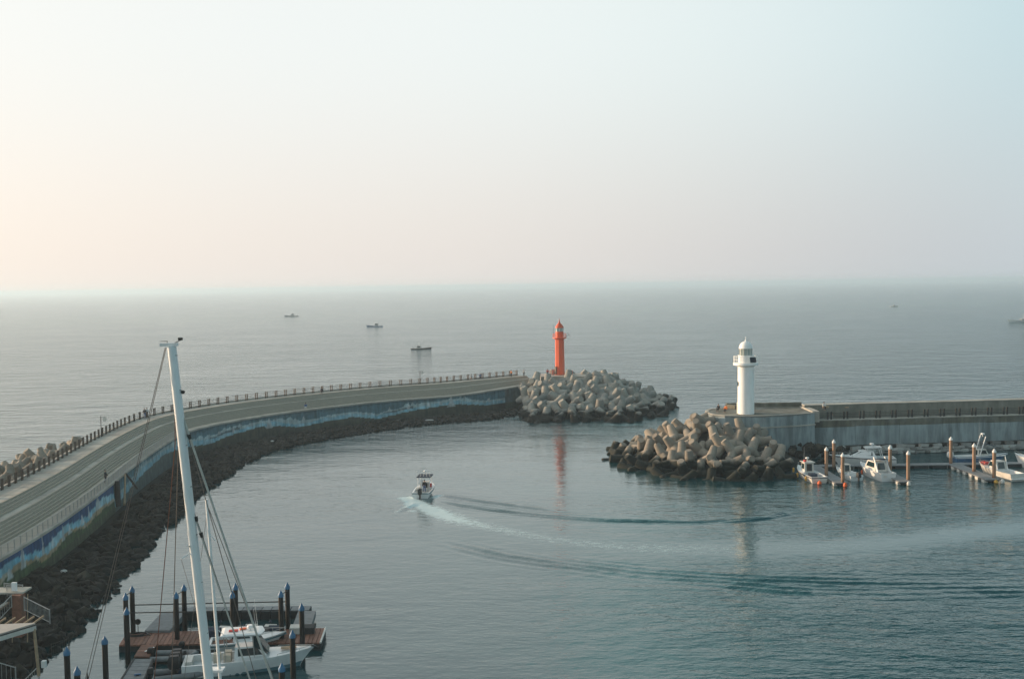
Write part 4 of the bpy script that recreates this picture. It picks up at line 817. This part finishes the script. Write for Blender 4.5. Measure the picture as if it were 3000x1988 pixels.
fence_panel('barred railing panel at the left edge below the upper landing', ((20,1713),(44,1716)), 6, .95, 87)
fence_panel('climbing stair railing at the left edge', ((-8,1786),(33,1743)), 6, 1.0, 84, 86)
fence_panel('barred railing sloping to the water at the shore foot', ((150,1886),(201,1868)), 8, 1.0, 82, 83, 'dark', .03)
fence_panel('bent white railing in the bottom left corner', ((-10,1938),(45,1954)), 4, 1.8, 72)
fence_panel('lattice gangway railing at the bottom edge by the roof post', ((72,1990),(113,1950)), 7, 1.0, 76, 78)
pl = thing('landing', 'brown pillar and landing of the shore stairs', 'landing', wl2(56,1800,86.5)-Vector((0,0,2.2)))
MB().box((0,0,2.2),(.75,.9,3.5)).build('pillar', M['wood'], pl)
MB().box((-1.1,.9,4.0),(2.9,1.6,.14)).build('platform', M['conc'], pl)
for dx in (-.5,.75): MB().tube((dx+.0,-.3,0),(dx+.12,-.2,4.0),.045,None,6).build('strut', M['tan'], pl)
for i in range(9):
    MB().box((-.9-.32*i,-.6-.12*i,3.3-.24*i),(.34,1.1,.06)).build('tread', M['conc'], pl)
MB().hexa([(-.7,-.2,3.2),(-3.9,-1.4,.8),(-3.9,-1.5,.8),(-.7,-.3,3.2),(-.7,-.2,3.4),(-3.9,-1.4,1.0),(-3.9,-1.5,1.0),(-.7,-.3,3.4)]).build('stringer', M['tan'], pl)
MB().box((-.45,.3,4.5),(.4,.2,.7)).build('white_bag', M['white'], pl)
z1 = 5.4; rc = W(103,1827,z1)
rf2 = thing('shelter', 'flat pale roof shelter with light fascia on the shore at bottom left', 'shelter', (rc.x,rc.y,0))
fr = [Vector((0,0)), Vector((-6.5,-1.2)), Vector((-6.9,2.2)), Vector((-.5,1.8))]
a = W(0,1858,z1)-rc; fr[1] = Vector((a.x,a.y))*2.2; bk = W(64,1826,z1+.1)-rc; bk2 = W(0,1826,z1+.1)-rc
tp = [(0,0),(fr[1].x,fr[1].y),(fr[1].x-.2,fr[1].y+4.6),(bk2.x,bk2.y),(-.1,bk.y+.3)]
MB().loft([[(x,y,z1-.02) for x,y in tp],[(x,y,z1+.08) for x,y in tp]]).build('roof_sheet', M['roofm'], rf2)
d_ = Vector((fr[1].x,fr[1].y,0)).normalized(); nn = Vector((d_.y,-d_.x,0)); 
if nn.y > 0: nn = -nn
def beam(a, b_, hgt, th, m, nm):
    a = Vector(a); b_ = Vector(b_); MB().hexa([a,b_,b_-nn*th,a-nn*th,a+Vector((0,0,hgt)),b_+Vector((0,0,hgt)),b_-nn*th+Vector((0,0,hgt)),a-nn*th+Vector((0,0,hgt))]).build(nm, m, rf2)
beam(nn*.12+Vector((0,0,z1-.42)), nn*.12+d_*9+Vector((0,0,z1-.42)), .34, .1, M['gelw'], 'fascia'); beam(nn*.16+Vector((0,0,z1-.07)), nn*.16+d_*9+Vector((0,0,z1-.07)), .07, .1, M['dark'], 'gutter')
cb = W(113,1948,2.6); MB().tube((-.05,-.1,z1-.3),(cb.x-rc.x,cb.y-rc.y,1.8),.12,None,8).build('column', M['tan'], rf2)
for i in range(9): MB().box((-.4-.75*i*.9, .8-.1*i, z1-.12),(.08,3.0,.14)).build('rafter', M['tan'], rf2)
for (x,y,w2,a2) in ((78,1822,.9,.9),(92,1818,.7,1.0),(104,1815,.6,.8),(75,1810,1.2,0)): MB().box(tuple(W(x,y,z1+.4)-rc),(w2,.12,.12),0,-a2 if a2 else 0).build('roof_timber', M['tan'], rf2)
MB().box((.5,.1,2.35),(.3,.3,.5)).build('white_box', M['white'], rf2)
# people
def skin_body(pts, edges, rad, name, m, parent):
    me = bpy.data.meshes.new(name); me.from_pydata(pts, edges, []); me.update(); o = link(name, me, parent); me.materials.append(m)
    md = o.modifiers.new('s','SKIN'); 
    if not me.skin_vertices: bpy.context.view_layer.objects.active = o
    for v, r_ in zip(me.skin_vertices[0].data, rad): v.radius = (r_, r_)
    me.skin_vertices[0].data[0].use_root = True
    o.modifiers.new('u','SUBSURF').levels = 1; o.modifiers['u'].render_levels = 1; return o
def make_skin_mesh(name):
    me = bpy.data.meshes.new(name); return me
def person(lab, p, rz, top, legs, sit=False, arm=.25, s=1.0):
    t = thing('person', lab, 'person', p, rz); dz_ = -.42 if sit else 0
    J = dict(pel=(0,0,.95+dz_), ch=(0,.02,1.35+dz_), nk=(0,0,1.50+dz_), hd=(0,-.02,1.66+dz_), hl=(.1,0,.9+dz_), hr=(-.1,0,.9+dz_))
    if sit: J.update(kl=(.12,-.42,.52),fl=(.12,-.45,.06),tl=(.12,-.6,.03),kr=(-.12,-.42,.52),fr=(-.12,-.45,.06),tr=(-.12,-.6,.03))
    else: J.update(kl=(.12,-.04,.5),fl=(.13,.02,.06),tl=(.14,-.16,.04),kr=(-.11,-.02,.5),fr=(-.13,.1,.06),tr=(-.13,-.08,.04))
    J.update(sl=(.19,0,1.42+dz_),el=(.26,-.03,1.14+dz_),wl=(.24,-arm,.92+dz_),gl=(.23,-arm-.1,.86+dz_),sr=(-.19,0,1.42+dz_),er=(-.26,-.03,1.14+dz_),wr=(-.24,-arm,.92+dz_),gr=(-.23,-arm-.1,.86+dz_))
    def mk(nm, names, E, R, m): skin_body([J[a] for a in names], E, R, nm, m, t)
    mk('body', ['pel','ch','nk','hd','hl','kl','fl','tl','hr','kr','fr','tr','sl','el','wl','gl','sr','er','wr','gr'], [(0,1),(1,2),(2,3),(0,4),(4,5),(5,6),(6,7),(0,8),(8,9),(9,10),(10,11),(1,12),(12,13),(13,14),(14,15),(1,16),(16,17),(17,18),(18,19)], [.12,.13,.06,.10,.09,.065,.045,.04,.09,.065,.045,.04,.06,.045,.035,.03,.06,.045,.035,.03], M['skin'])
    mk('jacket', ['pel','ch','sl','el','wl','sr','er','wr'], [(0,1),(1,2),(2,3),(3,4),(1,5),(5,6),(6,7)], [.155,.165,.085,.07,.06,.085,.07,.06], top)
    mk('trousers', ['pel','hl','kl','fl','hr','kr','fr'], [(0,1),(1,2),(2,3),(0,4),(4,5),(5,6)], [.14,.11,.085,.07,.11,.085,.07], legs)
    MB().lathe([(.085,-.02),(.115,.04),(.10,.10),(.05,.14),(.01,.15)], n=10, c=(0,.02,1.68+dz_)).build('hair', M['hair'], t, 50); t.scale = (s,s,s); return t
PV = lambda x, y, z: W(x, y, z)
person('person in dark clothes standing at the mural handrail above the timber brace', along(arc_at_px(330), .9, 4.5), 1.6, M['cloth1'], M['cloth1'])
person('person in black walking along the upper walkway left of the mast', PV(424,1224,7.0), .6, M['cloth1'], M['cloth5'])
person('person in a white top walking beside the one in black', PV(431,1222,7.0), .8, M['cloth2'], M['cloth1'])
person('person in an orange jacket at the far end of the fence', PV(1498,1104,7.0), 2.0, M['cloth3'], M['cloth1'])
person('person in white seated on the upper edge near the far fence', PV(1381,1111,7.0), 0, M['cloth2'], M['skin'], True)
person('person in dark clothes leaning by the far fence past the pennant sign', PV(1407,1109,7.0), 0, M['cloth5'], M['cloth1'], True)
person('person seated on the fence edge above the middle of the long wall', PV(943,1152,7.0), 0, M['cloth1'], M['cloth1'], True)
person('person in a white shirt at the end post of the fence', PV(1535,1101,7.0), .5, M['cloth2'], M['cloth1'])
person('person in grey sitting on the wall edge low above the white sails', PV(896,1198,4.6), 0, M['cloth5'], M['cloth2'], True)
person('person with dark hair and white top sitting on the seawall beyond the white lighthouse', Vector((54.6,184.9,7.45)), 0, M['cloth2'], M['cloth1'], True, .25)
person('small child in pale clothes beside the person in white on the seawall', Vector((56.0,185.1,5.7)), 0, M['skin'], M['cloth2'], False, .25, .75)
person('person in an orange top crouching left of the white lighthouse', Vector((37.3,184.6,7.3)), -.6, M['cloth3'], M['cloth1'], True)
person('person in black crouching at the rounded seawall corner', Vector((36.2,185.6,7.3)), -.6, M['cloth1'], M['cloth1'], True)
person('person in red by the left base of the red lighthouse', P0+Vector((-3.2,-1.6,-.1)), 0, M['cloth4'], M['cloth1'])
mbp = MB(); person('person in dark clothes steering the open launch', mbt.location+Vector((.0,-.9,.4)), head+pi/2+pi, M['cloth1'], M['cloth5'])
# bags on seawall
for x, y, z, lab, mm in ((2418,1192,7.9,'pale rock shaped bundle on top of the seawall parapet','tan'),(2480,1193,7.9,'flat peach bundle lying on the seawall parapet right of the bigger one','tan')):
    p = W(x,y,z); o = tag(link('bundle', RM[3].copy(), None, p), lab, 'bundle'); o.data.materials.clear(); o.data.materials.append(M[mm]); o.scale = (1.1,.9,.9) if x < 2450 else (.7,.5,.4)
# ---------------------------------------------------------------- ships at sea
def ship(px, py, L_, hm, lab, dirx, wh, f2=1.0, grp='fishing boats out at sea'):
    p = W(px,py,0); t = thing('fishing_boat', lab, 'boat', (p.x,p.y,0), 0 if dirx > 0 else pi, grp); B = L_*.24; Fb = L_*.055
    hull(t, L_, B, Fb, hm, None, .3, .9, L_*.06, .2, .6, M['gelw'])
    cabin(t, wh*L_-L_*.11, wh*L_+L_*.11, B*.6, B*.55, Fb*.9, Fb*.9+L_*.15*f2, L_*.02, .05, M['gelw'], 'wheelhouse', .9)
    MB().tube((wh*L_,0,Fb),(wh*L_,0,Fb+L_*.26),L_*.006,None,6).build('mast', M['gelw'], t); MB().tube((-L_*.38,0,Fb),(-L_*.44,0,Fb+L_*.15),L_*.005,None,6).build('derrick', M['dark'], t)
    MB().tube((L_*.30,0,Fb),(L_*.34,0,Fb+L_*.13),L_*.006,None,6).build('foremast', M['dark'], t)
    for i in range(4): MB().lathe([(.01,0),(L_*.012,L_*.01),(.01,L_*.022)], n=6, c=(-L_*.3+i*L_*.06,B*.3,Fb+L_*.09)).build('lamp', M['gel'], t)
    MB().tube((-L_*.34,B*.3,Fb+L_*.12),(-L_*.06,B*.3,Fb+L_*.12),L_*.004,None,5).build('lamp_rail', M['dark'], t)
ship(853,927,15.5,M['grey'],'faint hazy fishing boat farthest away on the left sea',-1,-.1)
ship(1097,957,13.0,M['bluehull'],'fishing boat with pale wheelhouse and blue hull on the hazy sea',-1,-.12)
ship(1235,1023,10.2,M['dark'],'dark low fishing boat nearest of those on the open sea',1,-.12,.8)
ship(2990,943,18,M['gel'],'pale vessel cut by the right picture edge near the horizon',-1,-.1,.5)
ship(2620,898,9,M['gelw'],'barely visible hazy boat far out above the seawall',1,0)
# ---------------------------------------------------------------- water: one sheet, wakes as real height
def axis(lo, hi, step, far_lo, far_hi):
    a = list(np.arange(lo, hi+step*.5, step)); d = step
    while a[-1] < far_hi: d *= 1.25; a.append(a[-1]+d)
    d = step
    while a[0] > far_lo: d *= 1.25; a.insert(0, a[0]-d)
    return np.array(a)
gx = axis(-60, 105, .42, -14000, 14000); gy = axis(62, 215, .30, -600, 15000)
X, Y = np.meshgrid(gx, gy); Zw = np.zeros_like(X); FO = np.zeros_like(X); SL = np.zeros_like(X)
def near(path):
    P = smooth_path([tuple(W(a, b, 0))[:2] for a, b in path], .5, 2.0); d = np.full(X.shape, 1e9); s = np.zeros(X.shape); sg = np.full(X.shape, 99.0)
    m = (X > P[:,0].min()-10)&(X < P[:,0].max()+10)&(Y > P[:,1].min()-12)&(Y < P[:,1].max()+12)
    xs, ys = X[m], Y[m]; dd = np.full(xs.shape, 1e9); ss = np.zeros(xs.shape); gg = np.zeros(xs.shape); Tn = np.gradient(P, axis=0)
    for j in range(len(P)):
        ex = xs-P[j,0]; ey = ys-P[j,1]; q = ex*ex+ey*ey; k = q < dd; dd[k] = q[k]; ss[k] = j*.5
        t = Tn[j]/np.linalg.norm(Tn[j]); gg[k] = (ex*t[1]-ey*t[0])[k]
    d[m] = np.sqrt(dd); s[m] = ss; sg[m] = gg; return d, s, sg, len(P)*.5
rs = np.random.RandomState(4)
def n1(s, sc_, ph): 
    i = np.floor(s/sc_); f_ = s/sc_-i; f_ = f_*f_*(3-2*f_); h = lambda a: (np.sin((a+ph)*12.9898)*43758.5453) % 1
    return h(i)*(1-f_)+h(i+1)*f_
def crest(path, amp, wl, ncr, width, fade_in=6, fade_out=10, ph=0, along_break=.6):
    global Zw
    d, s, sg, Lp = near(path)
    env = np.exp(-(sg/width)**2)*np.clip(s/fade_in, 0, 1)*np.clip((Lp-s)/fade_out, 0, 1)*(d < width*3)*(.45+.55*((n1(s, 7, ph+11) > .35)|(s < 25)))
    wob = .5*n1(s, 9, ph)-.25
    seg = (1-along_break)+along_break*n1(s+sg*2.0, 5.0, ph+3)
    Zw += amp*env*seg*np.cos(2*pi*(sg/wl+wob+s/26.0))*(.55+.9*n1(s*1.0+sg*4, 2.2, ph+7))
up = [(1290,1466),(1326,1476),(1447,1495),(1580,1510),(1770,1524),(1885,1527),(2037,1531),(2190,1522),(2296,1510),(2359,1493),(2423,1476),(2507,1459),(2700,1440)]
crest(up, .20, 1.3, 3, 1.0, 2, 40, 1)
crest([(1290,1448),(1400,1468),(1500,1482),(1660,1503),(1800,1514)], .13, 1.7, 2, 1.2, 2, 14, 5)
lowp = [(1300,1580),(1379,1605),(1466,1632),(1580,1647),(1733,1666),(1923,1693),(2169,1713),(2338,1734),(2600,1737),(3000,1738),(3200,1738)]
crest(lowp, .13, 1.7, 3, 1.9, 8, 10, 9)
crest([(1520,1618),(1640,1640),(1900,1672),(2200,1694),(2600,1712),(3150,1716)], .11, 1.5, 3, 1.8, 8, 10, 21)
crest([(2200,1664),(2420,1675),(2700,1676),(3000,1674),(3200,1670)], .04, 1.1, 3, 1.4, 10, 10, 15)
crest([(1215,1475),(1180,1492),(1150,1505)], .14, 1.5, 2, .8, .5, 3, 33, .3); crest([(1205,1462),(1165,1470),(1140,1480)], .10, 1.5, 2, .7, .5, 3, 35, .3)
crest([(1165,1490),(1150,1515)], .08, 1.2, 2, .7, .5, 2, 39)
for k in range(6):
    crest([(2170+k*85,1530-k*12),(2260+k*85,1508-k*12),(2350+k*85,1478-k*10)], .07, 1.3, 2, .9, 3, 4, 50+k)
slick = [(1238,1480),(1280,1500),(1333,1522),(1447,1545),(1542,1565),(1695,1590),(1885,1605),(2075,1609),(2169,1608),(2500,1602),(2680,1580),(3000,1540),(3200,1515)]
d, s, sg, Lp = near(slick)
wd_ = 1.5+s*.045; SL = np.exp(-(sg/wd_)**2)*np.clip((Lp-s)/20+.3, 0, 1)
FO = np.clip(1.2-s/15, 0, 1)**1.4*np.exp(-(sg/(1.2+s*.17))**2)*(d < 7)+.35*np.exp(-((sg)/(.5+s*.05))**2)*np.clip(1-s/60,0,1)*(d < 6)
FO += .24*np.exp(-(sg/(1.6+s*.05))**2)*np.clip(1-s/150,0,1)*(.6+.8*n1(s,6,3))
d2, s2, sg2, L2 = near([(1262,1462),(1278,1450),(1300,1446)]); FO += .8*np.exp(-(d2/.8)**2)
d2, s2, sg2, L2 = near([(1205,1464),(1192,1452)]); FO += .8*np.exp(-(d2/.6)**2)
d2, s2, sg2, L2 = near([(1212,1470),(1185,1485),(1165,1498)]); FO += .45*np.exp(-(d2/.6)**2)
Zw += .05*FO*(rs.rand(*X.shape)-.5)*1.6
vs = np.stack([X.ravel(), Y.ravel(), Zw.ravel()], 1); nx, ny = len(gx), len(gy)
ii = (np.arange(ny-1)[:,None]*nx+np.arange(nx-1)[None,:]).ravel(); quads = np.stack([ii, ii+1, ii+nx+1, ii+nx], 1)
me = bpy.data.meshes.new('water'); me.vertices.add(len(vs)); me.vertices.foreach_set('co', vs.astype(np.float32).ravel())
me.loops.add(len(quads)*4); me.loops.foreach_set('vertex_index', quads.ravel().astype(np.int32)); me.polygons.add(len(quads)); me.polygons.foreach_set('loop_start', np.arange(0, len(quads)*4, 4, dtype=np.int32)); me.polygons.foreach_set('use_smooth', np.ones(len(quads), dtype=bool)); me.update(calc_edges=True); me.validate()
ca = me.color_attributes.new('foam', 'FLOAT_COLOR', 'POINT'); ca.data.foreach_set('color', np.stack([FO.ravel(), SL.ravel(), np.zeros(FO.size), np.ones(FO.size)], 1).astype(np.float32).ravel())
m = bpy.data.materials.new('sea_water'); m.use_nodes = True; t = m.node_tree; n = t.nodes.new; l = t.links.new; b = t.nodes['Principled BSDF']
b.inputs['IOR'].default_value = 1.66; b.inputs['Specular Tint'].default_value = (.62,.98,1.0,1); b.inputs['Roughness'].default_value = .06
g = n('ShaderNodeNewGeometry'); at = n('ShaderNodeVertexColor'); at.layer_name = 'foam'; sp = n('ShaderNodeSeparateColor'); l(at.outputs[0], sp.inputs[0])
def noise_at(scale, sx, sy, detail, rz=0, rough=.55):
    mpp = n('ShaderNodeMapping'); mpp.inputs['Scale'].default_value = (sx, sy, 1); mpp.inputs['Rotation'].default_value = (0,0,rz); l(g.outputs['Position'], mpp.inputs[0])
    q = n('ShaderNodeTexNoise'); q.inputs['Scale'].default_value = scale; q.inputs['Detail'].default_value = detail; q.inputs['Roughness'].default_value = rough; l(mpp.outputs[0], q.inputs[0]); return q.outputs[0]
def math_(op, a, b_=None, c_=None):
    q = n('ShaderNodeMath'); q.operation = op
    for i, v in enumerate((a, b_, c_)):
        if v is None: continue
        if isinstance(v, (int, float)): q.inputs[i].default_value = v
        else: l(v, q.inputs[i])
    return q.outputs[0]
w1 = noise_at(.75, .5, 1.0, 4, .12); w2 = noise_at(1.9, .5, 1.0, 3, -.1); w3 = noise_at(.12, .6, 1.0, 2, .1)
hgt = math_('ADD', math_('ADD', math_('MULTIPLY', w1, 1.0), math_('MULTIPLY', w2, .38)), math_('MULTIPLY', w3, 2.2))
spos = n('ShaderNodeSeparateXYZ'); l(g.outputs['Position'], spos.inputs[0])
# open sea is rougher than the sheltered basin
dist = n('ShaderNodeMapRange'); dist.interpolation_type = 'SMOOTHSTEP'; dist.inputs['From Min'].default_value = 185; dist.inputs['From Max'].default_value = 290; dist.inputs['To Min'].default_value = .066; dist.inputs['To Max'].default_value = .8; l(spos.outputs[1], dist.inputs[0])
left = n('ShaderNodeMapRange'); left.inputs['From Min'].default_value = -60; left.inputs['From Max'].default_value = -68; left.inputs['To Max'].default_value = .7; l(spos.outputs[0], left.inputs[0])
amp = math_('MAXIMUM', dist.outputs[0], left.outputs[0])
w4 = noise_at(.30, .45, 1.0, 4, .15, .65); w5 = noise_at(.085, .4, 1.0, 4, -.1, .65)
sea = n('ShaderNodeMapRange'); l(amp, sea.inputs[0]); sea.inputs['From Min'].default_value = .1; sea.inputs['From Max'].default_value = .6
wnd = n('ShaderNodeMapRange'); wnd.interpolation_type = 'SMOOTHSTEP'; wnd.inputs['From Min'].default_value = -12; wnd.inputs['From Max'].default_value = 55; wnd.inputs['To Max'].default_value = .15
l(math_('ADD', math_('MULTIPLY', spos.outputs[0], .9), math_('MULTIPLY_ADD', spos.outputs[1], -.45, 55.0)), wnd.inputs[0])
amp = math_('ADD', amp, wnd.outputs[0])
hgt = math_('ADD', hgt, math_('MULTIPLY', sea.outputs[0], math_('ADD', math_('MULTIPLY', w4, 1.5), math_('MULTIPLY', w5, 2.0))))
patch = n('ShaderNodeMapRange'); patch.inputs['From Min'].default_value = .35; patch.inputs['From Max'].default_value = .65; patch.inputs['To Min'].default_value = .65; patch.inputs['To Max'].default_value = 1.3; l(noise_at(.028, .5, 1.0, 3, .3), patch.inputs[0])
amp = math_('MULTIPLY', amp, patch.outputs[0])
amp = math_('MULTIPLY', amp, math_('MULTIPLY_ADD', sp.outputs[1], -.85, 1.0))
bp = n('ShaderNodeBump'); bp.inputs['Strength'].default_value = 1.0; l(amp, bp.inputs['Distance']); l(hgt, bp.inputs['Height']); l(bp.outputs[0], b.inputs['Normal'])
fo = n('ShaderNodeMapRange'); l(math_('ADD', sp.outputs[0], math_('MULTIPLY_ADD', noise_at(1.6, .6, 1, 6, .4, .75), 2.4, -1.45)), fo.inputs[0]); fo.inputs['From Min'].default_value = .0; fo.inputs['From Max'].default_value = .6
fo2 = math_('MULTIPLY', fo.outputs[0], math_('MINIMUM', math_('MULTIPLY', sp.outputs[0], 3.0), 1.0))
mx = n('ShaderNodeMix'); mx.data_type = 'RGBA'; l(fo2, mx.inputs[0]); mx.inputs[6].default_value = (.002,.042,.048,1); mx.inputs[7].default_value = (.58,.68,.68,1); l(mx.outputs[2], b.inputs['Base Color'])
fr_ = n('ShaderNodeMapRange'); fr_.inputs['From Min'].default_value = 250; fr_.inputs['From Max'].default_value = 700; fr_.inputs['To Min'].default_value = .09; fr_.inputs['To Max'].default_value = .13; l(spos.outputs[1], fr_.inputs[0])
l(math_('MULTIPLY_ADD', fo2, .5, fr_.outputs[0]), b.inputs['Roughness'])
me.materials.append(m); struct(link('water', me))

# ---------------------------------------------------------------- haze
hb_ = MB(); hb_.box((0, 7200, 17.5), (29000, 16200, 43)); hz = hb_.build('haze', None, None, kind='stuff')
hm = bpy.data.materials.new('haze'); hm.use_nodes = True; t = hm.node_tree; t.nodes.clear(); o_ = t.nodes.new('ShaderNodeOutputMaterial'); v_ = t.nodes.new('ShaderNodeVolumePrincipled')
v_.inputs['Color'].default_value = (.70,.872,1.0,1); v_.inputs['Density'].default_value = .00024; v_.inputs['Anisotropy'].default_value = .30; t.links.new(v_.outputs[0], o_.inputs['Volume'])
hz.data.materials.clear(); hz.data.materials.append(hm)
